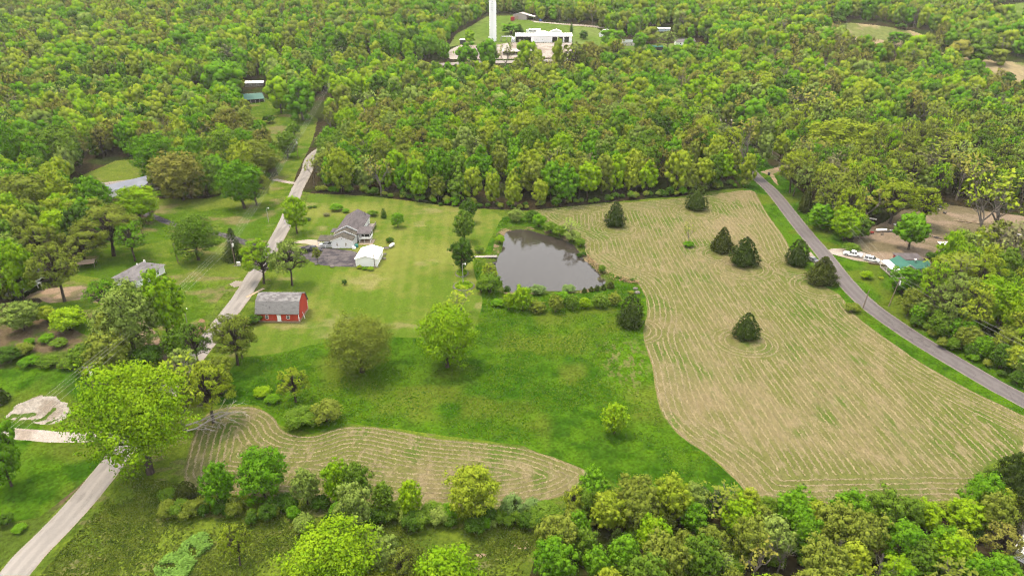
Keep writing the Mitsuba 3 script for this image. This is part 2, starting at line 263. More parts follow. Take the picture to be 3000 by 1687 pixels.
HAY = rounded([(7.7, 268.2), (22.0, 272.4), (35.7, 275.7), (52.9, 278.1), (70.7, 282.2), (89.2, 287.2), (107.5, 296.0), (107.4, 284.9), (104.2, 261.7), (101.0, 235.5), (97.8, 219.3), (96.6, 197.5), (99.8, 187.3), (98.9, 174.5), (100.8, 162.0), (104.5, 147.0), (109.5, 135.6), (115.0, 126.2), (118.1, 117.8), (113.9, 112.0), (103.9, 111.9), (96.0, 109.2), (91.9, 104.9), (90.2, 100.8), (87.6, 97.8), (81.0, 96.7), (72.6, 96.2), (62.2, 95.8), (52.6, 95.5), (46.8, 96.6), (44.7, 99.4), (43.1, 105.3), (39.7, 111.9), (35.7, 117.9), (33.6, 125.0), (33.8, 134.5), (35.1, 146.3), (35.2, 157.0), (36.3, 165.7), (39.3, 175.8), (40.8, 188.3), (39.7, 199.4), (35.5, 203.6), (31.4, 207.9), (28.4, 216.0), (26.1, 222.4), (26.2, 229.1), (26.4, 234.9), (22.8, 241.0), (17.3, 248.3), (11.4, 257.4)], 3)
STRIP = rounded([(-67.3, 114.8), (-68.6, 122.3), (-67.8, 126.8), (-63.2, 128.8), (-57.5, 128.1), (-52.8, 124.7), (-50.0, 120.6), (-46.6, 118.4), (-42.3, 118.1), (-38.6, 120.5), (-35.4, 121.5), (-30.2, 121.5), (-23.9, 119.8), (-15.9, 117.6), (-7.4, 116.3), (1.8, 114.4), (6.7, 112.2), (11.4, 109.3), (14.8, 106.7), (13.4, 103.4), (10.4, 100.7), (6.1, 98.7), (-2.1, 96.9), (-12.3, 96.1), (-21.1, 96.4), (-32.4, 97.6), (-43.9, 99.0), (-55.0, 100.6), (-62.6, 102.5), (-65.9, 108.5)], 4)
ISLANDS = [(x, y, r + 0.6) for x, y, r in [(*(39.71, 247.02), 4.0), (*(75.54, 266.41), 5.0), (*(73.19, 220.07), 4.4), (*(77.07, 207.88), 5.2), (*(94.29, 207.02), 4.4), (*(96.50, 192.49), 5.2), (*(62.71, 159.35), 4.2)]]
RING = [(*(32.77, 166.09), 5.2)]
region('hay_field', rnd(HAY, .3), 'm_hay', 1.5, 'mown hay field striped with pale straw rows beside the paved road')
region('hay_field', rnd(STRIP, .3), 'm_hay', 1.5, 'curving strip of mown hay with straw rows along the hedge')
LAWN = rounded([(-90.0, 288.9), (-80.7, 290.2), (-56.7, 284.2), (-33.4, 276.5), (-18.1, 273.2), (-9.6, 270.5), (-4.2, 261.1), (-5.2, 255.5), (-7.9, 237.8), (-10.2, 221.6), (-13.4, 215.9), (-12.3, 203.8), (-9.9, 191.5), (-9.0, 181.7), (-9.6, 172.8), (-11.3, 164.6), (-17.1, 162.5), (-23.5, 161.6), (-32.3, 162.1), (-38.7, 161.7), (-46.0, 160.4), (-52.9, 158.0), (-57.4, 155.3), (-61.7, 152.7), (-66.5, 151.5), (-70.1, 153.6), (-71.0, 159.1), (-73.7, 172.6), (-75.3, 187.1), (-76.6, 203.7), (-79.1, 217.1), (-80.7, 235.9), (-82.9, 253.1), (-86.8, 272.9)], 4)
region('lawn', rnd(LAWN, .25), 'm_lawn', 2, 'mown yellow green lawn around the white house and red barn')
region('lawn', rnd(Polygon([(-154.1, 283.3), (-133.7, 286.1), (-118.6, 303.2), (-114.0, 323.6), (-104.0, 309.5), (-99.2, 296.4), (-97.4, 284.3), (-92.1, 253.4), (-89.3, 226.3), (-100.0, 232.2), (-120.9, 247.3), (-135.2, 255.2), (-146.6, 264.1)]), .4), 'm_yard_grass', 2, 'mown lawn of the ranch house beside the lane')
region('lawn', rnd(Polygon([(-207.9, 318.5), (-207.3, 349.7), (-198.1, 354.2), (-172.6, 324.3), (-163.8, 298.1), (-181.9, 273.5), (-193.3, 284.2)]), .6), 'm_yard_grass', 2, 'lawn behind the white ranch house at the wood edge')
region('lawn', rnd(Polygon([(-142.9, 256.5), (-132.2, 248.5), (-107.1, 235.5), (-90.1, 224.4), (-83.5, 206.8), (-89.0, 198.5), (-90.3, 195.3), (-88.7, 188.0), (-87.0, 174.5), (-90.5, 169.4), (-86.5, 153.9), (-90.0, 155.9), (-102.6, 171.5), (-132.4, 198.9), (-142.0, 202.2), (-151.4, 216.0), (-146.6, 227.2), (-154.8, 253.7)]), .4), 'm_yard_grass', 2, 'lawn with power line beside the grey roofed house')
region('lawn', rnd(Polygon([(-141.3, 179.6), (-138.6, 182.1), (-128.9, 181.7), (-116.0, 177.6), (-104.7, 164.4), (-103.5, 155.9), (-113.3, 160.2), (-127.4, 169.4), (-135.3, 172.0)]), .4), 'm_yard_grass', 2, 'patch of lawn below the tan gravel drive')
region('grass_corridor', rnd(Polygon([(-114.0, 323.6), (-127.0, 355.2), (-148.5, 404.3), (-174.5, 456.7), (-189.1, 471.6), (-198.6, 494.2), (-178.7, 498.4), (-161.1, 477.8), (-139.5, 459.0), (-124.6, 441.2), (-119.1, 409.4), (-112.1, 365.7), (-105.4, 323.9), (-101.1, 302.8), (-105.9, 309.5)]), .6), 'm_yard_grass', 3, 'grass corridor under the power line through the wood')
region('verge', PAVED.buffer(7.5, cap_style=2), 'm_meadow', 2, 'green grass verge along the paved road')
region('meadow', rnd(Polygon([(108.0, 213.8), (114.7, 212.2), (123.6, 209.7), (121.5, 198.9), (113.9, 181.5), (108.0, 181.7), (107.1, 192.7)]), .4), 'm_meadow', 2, 'tall green grass between paved road and green roofed house')
region('meadow', rnd(Polygon([(-13.4, 215.9), (-7.9, 237.8), (-4.2, 261.1), (8.6, 269.1), (27.0, 222.4), (44.4, 195.7), (35.9, 150.2), (33.6, 124.3), (39.9, 111.3), (43.5, 104.1), (46.3, 94.1), (29.8, 94.3), (14.5, 100.6), (15.1, 106.9), (1.8, 115.1), (-24.0, 120.7), (-35.6, 122.6), (-42.5, 119.0), (-50.2, 121.7), (-57.9, 129.2), (-63.6, 129.9), (-67.8, 129.1), (-69.8, 139.1), (-70.1, 150.3), (-66.5, 151.5), (-46.3, 161.7), (-31.3, 162.8), (-10.7, 164.6), (-8.7, 183.0), (-11.8, 200.6)]), .4), 'm_meadow', 2, 'lush green meadow in the middle below the pond')
region('meadow', rnd(Polygon([(-135.9, 145.2), (-122.2, 145.8), (-103.5, 144.4), (-88.5, 132.3), (-78.8, 121.7), (-81.1, 117.7), (-83.3, 107.8), (-83.9, 103.2), (-86.4, 95.0), (-97.7, 92.3)]), .5), 'm_meadow', 2, 'green meadow with a bare gravel patch beside the lane')
region('brush', rnd(Polygon([(-167.7, 189.0), (-146.1, 182.4), (-126.7, 168.2), (-111.6, 159.1), (-102.5, 153.8), (-92.7, 140.7), (-103.0, 143.5), (-122.2, 145.8), (-135.9, 145.2)]), .8), 'm_brush', 2, 'brown brushy ground overgrown with weeds')
region('brush', rnd(Polygon([(-97.7, 92.3), (-88.8, 94.1), (-85.0, 103.8), (-83.4, 104.6), (-85.8, 83.3), (-87.1, 77.8)]), .5), 'm_brush', 2, 'brushy roadside bank beside the lane')
region('rough_grass', rnd(Polygon([(-78.8, 80.7), (-76.2, 106.4), (-63.0, 103.3), (-44.0, 99.2), (-21.0, 95.6), (-2.1, 96.9), (16.1, 101.2), (15.3, 94.4), (2.8, 85.0), (1.4, 75.3), (-77.1, 76.1)]), .4), 'm_rough', 2, 'rough dark grass pasture below the hedge')
region('pasture', rnd(Polygon([(-57.1, 628.7), (-54.1, 688.2), (-37.2, 732.2), (-25.1, 768.6), (0.8, 781.2), (22.9, 734.9), (83.0, 714.6), (96.3, 680.0), (112.6, 631.4), (92.8, 614.8), (71.1, 603.0), (52.2, 618.9), (55.4, 659.4), (0.7, 659.0), (-20.1, 626.6), (-45.3, 640.1)]), 1.5), 'm_pasture', 8, 'pale green pasture behind the white tower')
region('yard', rnd(Polygon([(-56.3, 610.4), (-45.3, 640.1), (0.7, 654.3), (55.1, 655.7), (56.6, 609.5), (37.0, 591.9), (3.9, 588.7), (-29.0, 589.7), (-52.0, 590.2)]), 1.5), 'm_gravel', 6, 'white gravel yard in front of the workshop')
region('driveway', rnd(LineString(curve([(19.0, 740.4), (28.9, 735.0), (52.5, 727.3), (83.5, 719.1), (104.9, 702.4)])).buffer(3, cap_style=2), .6), 'm_gravel', 6, 'pale drive leading to the brown barn')
region('dry_hill', rnd(Polygon([(315.3, 728.1), (341.2, 733.1), (369.9, 717.1), (386.6, 703.0), (395.8, 679.5), (376.1, 652.5), (342.4, 636.2), (328.9, 652.1), (313.3, 674.9)]), 2), 'm_dry_hill', 8, 'dry tan hill pasture beyond the wood')
region('dry_hill', rnd(Polygon([(362.5, 611.6), (372.4, 601.6), (388.4, 588.8), (436.1, 575.8), (412.1, 529.9), (383.1, 523.9), (377.7, 553.1), (363.4, 572.7)]), 2), 'm_dry_hill', 8, 'dry tan pasture with scattered trees')
region('pasture', rnd(Polygon([(532.5, 826.1), (616.6, 925.0), (723.5, 1006.4), (581.5, 767.9), (526.1, 759.3)]), 2), 'm_pasture', 12, 'far pale green field on the ridge')
region('pasture', rnd(Polygon([(70.9, 600.8), (94.5, 626.9), (131.5, 656.8), (171.6, 657.7), (167.3, 626.0), (152.3, 605.9), (117.2, 597.6), (89.7, 590.6)]), 2), 'm_pasture', 8, 'grass yards around the far cottages')

def ground_mesh(poly, cell, uv_fn=None, lift=0.0):
    x0, y0, x1, y1 = poly.bounds
    gx = np.arange(math.floor(x0 / cell), math.ceil(x1 / cell)) * cell; gy = np.arange(math.floor(y0 / cell), math.ceil(y1 / cell)) * cell
    X, Y = [q.ravel() for q in np.meshgrid(gx, gy)]
    shapely.prepare(poly)
    boxes = shapely.box(X, Y, X + cell, Y + cell)
    full = shapely.contains_properly(poly, boxes); cut = ~full & shapely.intersects(poly, boxes)
    Xf, Yf = X[full], Y[full]
    V2 = [np.stack([Xf, Yf, Xf + cell, Yf, Xf + cell, Yf + cell, Xf, Yf + cell], 1).reshape(-1, 2)]
    q = np.arange(len(Xf))[:, None] * 4
    F = [np.vstack([q + [0, 1, 2], q + [0, 2, 3]])]; at = len(Xf) * 4
    for piece in shapely.get_parts(shapely.intersection(poly, boxes[cut])):
        if piece.geom_type != 'Polygon' or piece.area < 1e-4: continue
        try: v, f = trimesh.creation.triangulate_polygon(piece, engine='earcut')
        except Exception: continue
        v, f = np.asarray(v)[:, :2], np.asarray(f)
        e1, e2 = v[f[:, 1]] - v[f[:, 0]], v[f[:, 2]] - v[f[:, 0]]
        neg = e1[:, 0] * e2[:, 1] - e1[:, 1] * e2[:, 0] < 0
        f[neg] = f[neg][:, ::-1]
        V2.append(v); F.append(f + at); at += len(v)
    v = np.vstack(V2); f = np.vstack(F)
    z = pond_dip(v[:, 0], v[:, 1]) + lift
    e = 0.4
    gx_ = (pond_dip(v[:, 0] + e, v[:, 1]) - pond_dip(v[:, 0] - e, v[:, 1])) / (2 * e); gy_ = (pond_dip(v[:, 0], v[:, 1] + e) - pond_dip(v[:, 0], v[:, 1] - e)) / (2 * e)
    n = np.stack([-gx_, -gy_, np.ones(len(v))], 1); n /= np.linalg.norm(n, axis=1, keepdims=True)
    return np.c_[v, z], f, n, (uv_fn(v) if uv_fn is not None else None)
def side_of(line):
    return lambda v: np.c_[np.where(True, shapely.distance(line, shapely.points(v)), 0), np.zeros(len(v))]

region('verge', rnd(PAVED.buffer(13, cap_style=2), .5), 'm_meadow', 2, 'rough green grass beside the paved road')
OPENGROUND = [Polygon(q).buffer(0) for q in ([(-98.7, 297.6), (-89.0, 291.9), (-73.6, 290.1), (-56.8, 284.7), (-31.5, 273.9), (-14.6, 271.9), (6.9, 269.1), (35.8, 276.5), (71.1, 284.0), (108.8, 299.2), (119.6, 323.6), (121.9, 300.1), (117.6, 269.3), (111.0, 229.4), (111.4, 213.9), (108.8, 188.4), (108.3, 168.3), (112.0, 151.5), (120.1, 133.8), (121.3, 119.8), (112.3, 107.7), (93.7, 105.5), (90.2, 100.8), (87.2, 95.5), (73.0, 94.2), (51.8, 93.5), (43.8, 94.2), (34.0, 96.8), (23.2, 98.2), (14.8, 95.9), (8.0, 92.4), (3.9, 85.9), (2.0, 75.3), (-90.5, 76.3), (-150.4, 155.1), (-130.6, 158.6), (-140.0, 179.6), (-143.4, 202.3), (-154.1, 235.4), (-154.8, 253.7), (-145.4, 261.6), (-155.5, 286.2), (-133.7, 286.1), (-118.6, 303.2), (-114.8, 320.0), (-101.1, 302.8)],)]
region('grass', rnd(unary_union(OPENGROUND), .6), 'm_rough', 3, 'rough grass between the fields and along the lane')
used = None
for name, poly, material, cell, label in regions:
    poly = poly.buffer(0)
    if used is not None: poly = poly.difference(used)
    used = poly if used is None else used.union(poly)
    if material is None or poly.area < 1: continue
    uv = None
    if material == 'm_chip_seal': uv = side_of(ROAD if 'barn' in label else FARROAD)
    if material == 'm_asphalt': uv = side_of(PAVED)
    v, f, n, u = ground_mesh(poly, cell, uv)
    structure(name, raw(v, f, n, material, u), label)
NEAR = shapely.box(-330, 20, 330, 480); MIDDLE = shapely.box(-1050, 20, 1050, 1320).difference(NEAR); FAR = shapely.box(-4800, -600, 4800, 6000).difference(shapely.box(-1050, 20, 1050, 1320))
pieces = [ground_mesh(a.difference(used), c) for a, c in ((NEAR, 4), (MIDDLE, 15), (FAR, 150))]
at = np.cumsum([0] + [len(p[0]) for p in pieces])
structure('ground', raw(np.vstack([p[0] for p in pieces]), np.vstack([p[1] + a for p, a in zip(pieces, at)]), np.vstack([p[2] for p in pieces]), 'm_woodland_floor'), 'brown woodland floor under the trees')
basin = ground_mesh(POND.buffer(0), 2)
structure('pond_bed', raw(*basin[:3], 'm_bank'), 'mud bed under the pond')
pv, pf = trimesh.creation.triangulate_polygon(POND.buffer(1.0), engine='earcut')
pv = np.c_[np.asarray(pv)[:, :2], np.full(len(pv), WATER_Z)]; pf = np.asarray(pf)
if np.cross(pv[pf[0, 1]] - pv[pf[0, 0]], pv[pf[0, 2]] - pv[pf[0, 0]])[2] < 0: pf = pf[:, ::-1]
structure('pond', raw(pv, pf, np.tile([0, 0, 1.0], (len(pv), 1)), 'm_water', pv[:, :2].copy()), 'still grey pond reflecting the overcast sky and trees')
# ---- the raked straw rows: small clumps along lines that follow the field's edge, ring its cedars and run straight inside
def straw(lines, name, label, seed):
    g = np.random.default_rng(seed); pts, ang = [], []
    for ln in lines:
        for q in shapely.get_parts(ln):
            if q.length < 1.5: continue
            m = int(q.length / 0.20); s_ = (np.arange(m) + g.uniform(0, 1, m)) * 0.20
            a = shapely.get_coordinates(shapely.line_interpolate_point(q, s_)); b = shapely.get_coordinates(shapely.line_interpolate_point(q, np.minimum(s_ + .3, q.length)))
            keep = g.uniform(0, 1, m) < 0.55 + 1.25 * (meshkit.fbm(np.c_[a * [0.30, 0.16], np.full(m, seed)], 3) - .18)
            pts.append(a[keep]); ang.append(np.arctan2(*(b - a)[keep].T[::-1]))
    p = np.vstack(pts); a = np.concatenate(ang) + g.normal(0, .35, len(p)); p = p + g.normal(0, .09, p.shape)
    L_ = g.uniform(.25, .60, len(p)); W_ = g.uniform(.07, .19, len(p)); hgt = g.uniform(.05, .17, len(p))
    t = np.c_[np.cos(a), np.sin(a)]; n = np.c_[-np.sin(a), np.cos(a)]
    z = pond_dip(p[:, 0], p[:, 1])
    low = z + .012
    c = [p - t * L_[:, None] * .5 - n * W_[:, None], p + t * L_[:, None] * .5 - n * W_[:, None], p + t * L_[:, None] * .5 + n * W_[:, None], p - t * L_[:, None] * .5 + n * W_[:, None]]
    v = np.stack([np.c_[c[0], low], np.c_[c[1], low], np.c_[c[2], low], np.c_[c[3], low], np.c_[p - t * L_[:, None] * .3, z + hgt], np.c_[p + t * L_[:, None] * .3, z + hgt * g.uniform(.5, 1.1, len(p))]], 1).reshape(-1, 3)
    q = np.arange(len(p))[:, None] * 6
    f = np.vstack([q + [0, 1, 5], q + [0, 5, 4], q + [2, 3, 4], q + [2, 4, 5], q + [1, 2, 5], q + [3, 0, 4]])
    scene[name] = mikit.ply((v, f), 'm_straw'); labels[name] = {'label': label, 'kind': 'stuff'}
def wavy(ln, amp, seed):
    c = shapely.get_coordinates(shapely.segmentize(ln, 2.0)); o = np.stack([meshkit.fbm(np.c_[c * .045, np.full(len(c), k + seed)], 2) - .5 for k in (1.7, 8.3)], 1) * 2 * amp
    return LineString(c + o) if len(c) > 1 else ln
matte('m_straw', lambda p, n, uv: mix(V(0.43, 0.365, 0.215), V(0.31, 0.272, 0.150), noise(p.x * 1.1, p.y * 0.7, 3.0)) * (0.80 + 0.35 * noise(p.x * 6, p.y * 5, 1.0)))
ISLE = unary_union([Point(x, y).buffer(r) for x, y, r in ISLANDS + RING])
rows = []
ROUND = unary_union([HAY, Polygon([(98.9, 119.7), (121.3, 119.8), (104.3, 97.2), (81.7, 96.6)])])
for k in range(6):
    for q in shapely.get_parts(ROUND.buffer(-(.6 + 1.55 * k))): rows.append(wavy(q.exterior, .22, 3).difference(ISLE.buffer(4.2)).intersection(HAY.buffer(-.4)))
for x, y, r in ISLANDS + RING:
    for k in range(3): rows.append(wavy(Point(x, y).buffer(r + .5 + 1.5 * k).exterior, .3, 5).intersection(HAY.buffer(-.4)))
core = ROUND.buffer(-9.6).intersection(HAY.buffer(-.5)).difference(ISLE.buffer(4.6))
for i, xx in enumerate(np.arange(-10, 140, 1.55)):
    yy = np.arange(80, 320, 2.0)
    rows.append(LineString(np.c_[xx + 1.3 * np.sin(yy * .021 + .4) + .9 * (meshkit.fbm(np.c_[np.full(len(yy), xx * .03), yy * .03, yy * 0], 2) - .5) + .05 * np.maximum(yy - 235, 0) * (45 - xx) / 25 * (xx < 45), yy]).intersection(core))
straw([q for q in rows if not q.is_empty], 'hay_field__straw_row', 'thin pale rows of raked straw', 3)
rows = []
for k in range(11):
    for q in shapely.get_parts(STRIP.buffer(-(.5 + 1.35 * k))): rows.append(wavy(q.exterior, .3, 11))
straw(rows, 'hay_field_001__straw_row', 'curved pale rows of raked straw', 4)
def tufts(name, label, poly, n, size, tint, seed, hgt):
    g = np.random.default_rng(seed); x0, y0, x1, y1 = poly.bounds; shapely.prepare(poly)
    x, y = g.uniform(x0, x1, n * 4), g.uniform(y0, y1, n * 4)
    ok = shapely.contains_xy(poly, x, y) & (meshkit.fbm(np.c_[x * .09, y * .09, x * 0 + seed], 3) + g.normal(0, .09, n * 4) > .50)
    x, y = x[ok][:n], y[ok][:n]; m = len(x); z = pond_dip(x, y); s_ = size * g.uniform(.5, 1.4, m); a = g.uniform(0, 6.28, m); h_ = hgt * g.uniform(.5, 1.3, m)
    v = np.stack([np.c_[x + s_ * np.cos(a + k * 2.094), y + s_ * np.sin(a + k * 2.094), z] for k in range(3)] + [np.c_[x + g.normal(0, .1, m), y + g.normal(0, .1, m), z + h_]], 1).reshape(-1, 3)
    q = np.arange(m)[:, None] * 4
    scene[name] = mikit.ply((v, np.vstack([q + [0, 1, 3], q + [1, 2, 3], q + [2, 0, 3]])), tint); labels[name] = {'label': label, 'kind': 'stuff'}
matte('m_tuft', lambda p, n, uv: mix(V(0.060, 0.150, 0.008), V(0.135, 0.235, 0.014), noise(p.x * .8, p.y * .8, 3.0)))
matte('m_weed', lambda p, n, uv: mix(V(0.085, 0.135, 0.018), V(0.165, 0.215, 0.030), noise(p.x * .8, p.y * .8, 3.0)))
by_label = {r_[4]: r_[1] for r_ in regions}
MIDMEADOW = by_label['lush green meadow in the middle below the pond'].difference(unary_union([HAY, STRIP, LAWN, POND.buffer(2)])).buffer(-.6)
tufts('grass_tuft', 'tufts of taller grass in the meadow', MIDMEADOW, 24000, .26, 'm_tuft', 5, .24); labels['grass_tuft']['category'] = 'grass'
tufts('grass_tuft_001', 'tufts of rough weedy grass below the hedge', by_label['rough dark grass pasture below the hedge'].difference(unary_union([STRIP, ROAD.buffer(4)])).buffer(-.5), 22000, .26, 'm_weed', 6, .28); labels['grass_tuft_001']['category'] = 'grass'
# ------------------------------------------------------------------ trees: a few grown kinds, then every tree by itself
def tube(points, radii, sides=5):
    p = np.asarray(points, float); r = np.broadcast_to(radii, (len(p),))
    t = np.gradient(p, axis=0); t /= np.linalg.norm(t, axis=1, keepdims=True) + 1e-9
    a = np.cross(t, np.where(np.abs(t[:, :1]) < 0.8, [1.0, 0, 0], [0, 1.0, 0])); a /= np.linalg.norm(a, axis=1, keepdims=True) + 1e-9
    b = np.cross(t, a); g = np.arange(sides) * 2 * np.pi / sides
    n = np.cos(g)[None, :, None] * a[:, None] + np.sin(g)[None, :, None] * b[:, None]
    v = p[:, None] + r[:, None, None] * n
    i, j = np.meshgrid(np.arange(len(p) - 1), np.arange(sides), indexing='ij')
    q = np.stack([i * sides + j, i * sides + (j + 1) % sides, (i + 1) * sides + (j + 1) % sides, (i + 1) * sides + j], -1).reshape(-1, 4)
    return v.reshape(-1, 3), np.vstack([q[:, [0, 1, 2]], q[:, [0, 2, 3]]]), n.reshape(-1, 3)
def join(parts):
    at = np.cumsum([0] + [len(p[0]) for p in parts])
    return tuple(np.vstack(x) for x in ([p[0] for p in parts], [p[1] + a for p, a in zip(parts, at)], [p[2] for p in parts]))
def leaf_quads(rng, c, out, size, spread=0.75, own=0.55):
    """rhombic leaf sprays at the points c, facing about along out; their shading follows the clump they belong to"""
    m = len(c)
    nn = out + rng.normal(0, spread, (m, 3)); nn[:, 2] += 0.25; nn /= np.linalg.norm(nn, axis=1, keepdims=True)
    t = np.cross(nn, rng.normal(0, 1, (m, 3))); t /= np.linalg.norm(t, axis=1, keepdims=True) + 1e-9
    b = np.cross(nn, t); s = size * rng.uniform(0.6, 1.35, (m, 1))
    v = np.stack([c + t * s * .75, c + b * s * .48, c - t * s * .75, c - b * s * .48], 1).reshape(-1, 3)
    q = np.arange(m)[:, None] * 4
    f = np.vstack([q + [0, 1, 2], q + [0, 2, 3]])
    sh = out * 0.85 + nn * own; sh[:, 2] += 0.12; sh /= np.linalg.norm(sh, axis=1, keepdims=True)
    return v, f, np.repeat(sh, 4, 0)
def sphere_dirs(rng, n, low=-0.45):
    z = rng.uniform(low, 1, n); a = rng.uniform(0, 2 * np.pi, n); r = np.sqrt(np.maximum(1 - z * z, 0))
    return np.stack([r * np.cos(a), r * np.sin(a), z], 1)
def even_dirs(rng, n, low=-0.45):
    i = np.arange(n) + 0.5; z = 1 - (1 - low) * i / n; a = i * 2.39996 + rng.uniform(0, 6)
    z = z + rng.normal(0, .07, n); z = np.clip(z, -.95, 1); r = np.sqrt(1 - z * z); a = a + rng.normal(0, .25, n)
    return np.stack([r * np.cos(a), r * np.sin(a), z], 1)

ICO = {k: trimesh.creation.icosphere(subdivisions=k, radius=1.0) for k in (0, 1)}
def blob(c, r, rng, fine):
    m = ICO[fine]; o = np.array(m.vertices)
    v = o * (1 + .8 * (meshkit.noise(o * 1.9 + c * 1.3, 5) - .5))[:, None]
    n = o + [0, 0, .12]
    return c + v * r, np.array(m.faces), n / np.linalg.norm(n, axis=1, keepdims=True)
def grow(kind, seed, leaves, size, lod=0):
    """(trunk, crown) of a tree 12 m tall with a crown 5 m in radius"""
    rng = np.random.default_rng(seed)
    H, R = 12.0, 5.0
    trunk, crown = [], []
    if kind in ('round', 'oval', 'sparse'):
        nl = (64 if kind == 'sparse' else {-2: 420, -1: 250, 0: 150, 1: 100}[lod]) if lod < 2 else (60, 32, 18)[lod - 2]
        big = (.8 if kind == 'sparse' else {-2: .40, -1: .50, 0: .62, 1: .74}[lod]) if lod < 2 else (.88, 1.18, 1.52)[lod - 2]; core = (({-2: .30, -1: .36, 0: .50, 1: .62}[lod]) if lod < 2 else (.80, .90, .95)[lod - 2])
        low = {'round': -0.95, 'oval': -0.9, 'sparse': -0.5}[kind]
        cz, rz = {'round': (5.7, 5.6), 'oval': (5.9, 5.7), 'sparse': (6.5, 5.0)}[kind]
        d = even_dirs(rng, nl, low)
        lump = 1 + 0.44 * (meshkit.noise(d * 1.7 + seed * 3.1, seed) - 0.5) * 2
        rad = rng.uniform(0.68, 0.90, nl) * lump * np.where(d[:, 2] < 0, 1 + .08 * d[:, 2], 1)
        if kind == 'oval': rad *= np.where(d[:, 2] > 0, 1 - 0.20 * np.sqrt(1 - d[:, 2] ** 2) * d[:, 2], 1 - 0.1 * d[:, 2] ** 2)
        c = np.array([0, 0, cz]) + d * rad[:, None] * [R, R, rz]
        inner = np.array([0, 0, cz]) + sphere_dirs(rng, nl // 4, -.6) * rng.uniform(.25, .5, (nl // 4, 1)) * [R, R, rz]
        lr = R * rng.uniform(0.18, 0.32, nl) * big
        if kind == 'sparse': lr *= 0.82
        C = np.vstack([c, inner]); LR = np.r_[lr, R * rng.uniform(.28, .4, len(inner))]
        if kind == 'sparse': C, LR = c, lr
        w = LR ** 2 / (LR ** 2).sum(); num = np.maximum((leaves * w).astype(int), 3)
        for ci, ri, k in zip(C, LR, num):
            o = sphere_dirs(rng, k, -0.55)
            wob = 1 + 0.35 * (meshkit.noise(o * 2.3 + ci, 3) - .5) * 2
            rr = ri * wob * (rng.uniform(0.35, 1.0, k) ** 0.5 if kind == 'sparse' else rng.uniform(0.78, 1.12, k))
            p = ci + o * rr[:, None] * [1.08, 1.08, 0.80]
            out = o * 0.75 + (p - [0, 0, cz - 1]) / R * 0.35
            crown.append(leaf_quads(rng, p, out, size, .6 if lod < 2 else .42, .55 if lod < 2 else .25))
            if kind != 'sparse': crown.append(blob(ci, np.array([1.05, 1.05, .80]) * ri * core, rng, 0))
        top = np.array([rng.normal(0, .25), rng.normal(0, .25), cz + rz * .55])
        bend = np.array([rng.normal(0, .25), rng.normal(0, .25), 3.0])
        line = np.vstack([[0, 0, -0.3], [0, 0, .5], bend, (bend + top) / 2 + rng.normal(0, .2, 3), top])
        trunk.append(tube(line, [.40, .31, .26, .18, .08], 6))
        for ci in (c if kind == 'sparse' else c[rng.permutation(nl)[:18]]):
            s = rng.uniform(.32, .75); z0 = 2.4 + s * (min(ci[2], top[2]) - 2.4) * .75
            p0 = np.array([np.interp(z0, line[:, 2], line[:, 0]), np.interp(z0, line[:, 2], line[:, 1]), z0])
            mid = p0 * .5 + ci * .5 + [0, 0, .5]; mid += rng.normal(0, .25, 3)
            trunk.append(tube([p0, mid, ci], [.13, .085, .03], 4))
            if kind == 'sparse':
                for _ in range(3):
                    e = ci + sphere_dirs(rng, 1, -.3)[0] * 1.15
                    trunk.append(tube([mid * .4 + ci * .6, e], [.045, .015], 3))
    elif kind == 'bare':
        def branch(p, d, length, r, depth):
            q = p + d * length * .5 + rng.normal(0, .05 * length, 3); e = p + d * length + rng.normal(0, .08 * length, 3)
            trunk.append(tube([p, q, e], [r, r * .8, r * .58], 5 if depth < 2 else 3))
            if depth >= 4:
                if leaves: crown.append(leaf_quads(rng, e + rng.normal(0, .25, (2, 3)), np.tile([0, 0, 1.0], (2, 1)), size))
                return
            for _ in range(3 if depth else 4):
                t = np.cross(d, rng.normal(0, 1, 3)); t /= np.linalg.norm(t)
                a = rng.uniform(.35, .85)
                nd = d * math.cos(a) + t * math.sin(a) + [0, 0, .12]
                branch(p + (e - p) * rng.uniform(.6, 1), nd / np.linalg.norm(nd), length * rng.uniform(.62, .82), r * .56, depth + 1)
        branch(np.array([0, 0, -.3]), np.array([0, 0, 1.0]), 4.4, .30, 0)
        allv = np.vstack([t[0] for t in trunk]); s = np.array([R / np.percentile(np.abs(allv[:, :2]), 98), R / np.percentile(np.abs(allv[:, :2]), 98), H / allv[:, 2].max()])
        trunk = [(v * s, f, n) for v, f, n in trunk]; crown = [(v * s, f, n) for v, f, n in crown]
    elif kind == 'cedar':
        for i in range(130):
            h = ((i + rng.uniform(0, 1)) / 130) ** 1.12; z = .35 + 11.2 * h
            e_ = {11: (1.75, .5), 12: (1.15, .85), 13: (1.35, .7)}[seed]
            prof = (.78 + .22 * min(1, h / .16)) * max(1 - (max(h - .12, 0) / .90) ** e_[0], .003) ** e_[1] * (1 - .12 * h)
            prof *= 1 + .30 * (meshkit.noise(np.array([[3.1 * math.cos(i * 2.39996), 3.1 * math.sin(i * 2.39996), h * 5 + seed]]), 2)[0] - .5)
            r = R * prof * rng.uniform(.80, 1.04) + .12; a = i * 2.39996 + rng.normal(0, .3)
            ci = np.array([r * math.cos(a) * .86, r * math.sin(a) * .86, z]); o0 = np.array([math.cos(a), math.sin(a), .5])
            k = max(leaves // 130, 3); ri = (.90 * (1 - h) + .50) * rng.uniform(.72, 1.22)
            o = sphere_dirs(rng, k, -.5) * .8 + o0 * .5; o /= np.linalg.norm(o, axis=1, keepdims=True)
            p = ci + o * ri * rng.uniform(.35, 1.05, (k, 1)) * [.85, .85, 1.05]
            v, f, n = leaf_quads(rng, p, o, size * .72, .45, .3)
            crown.append((v, f, n))
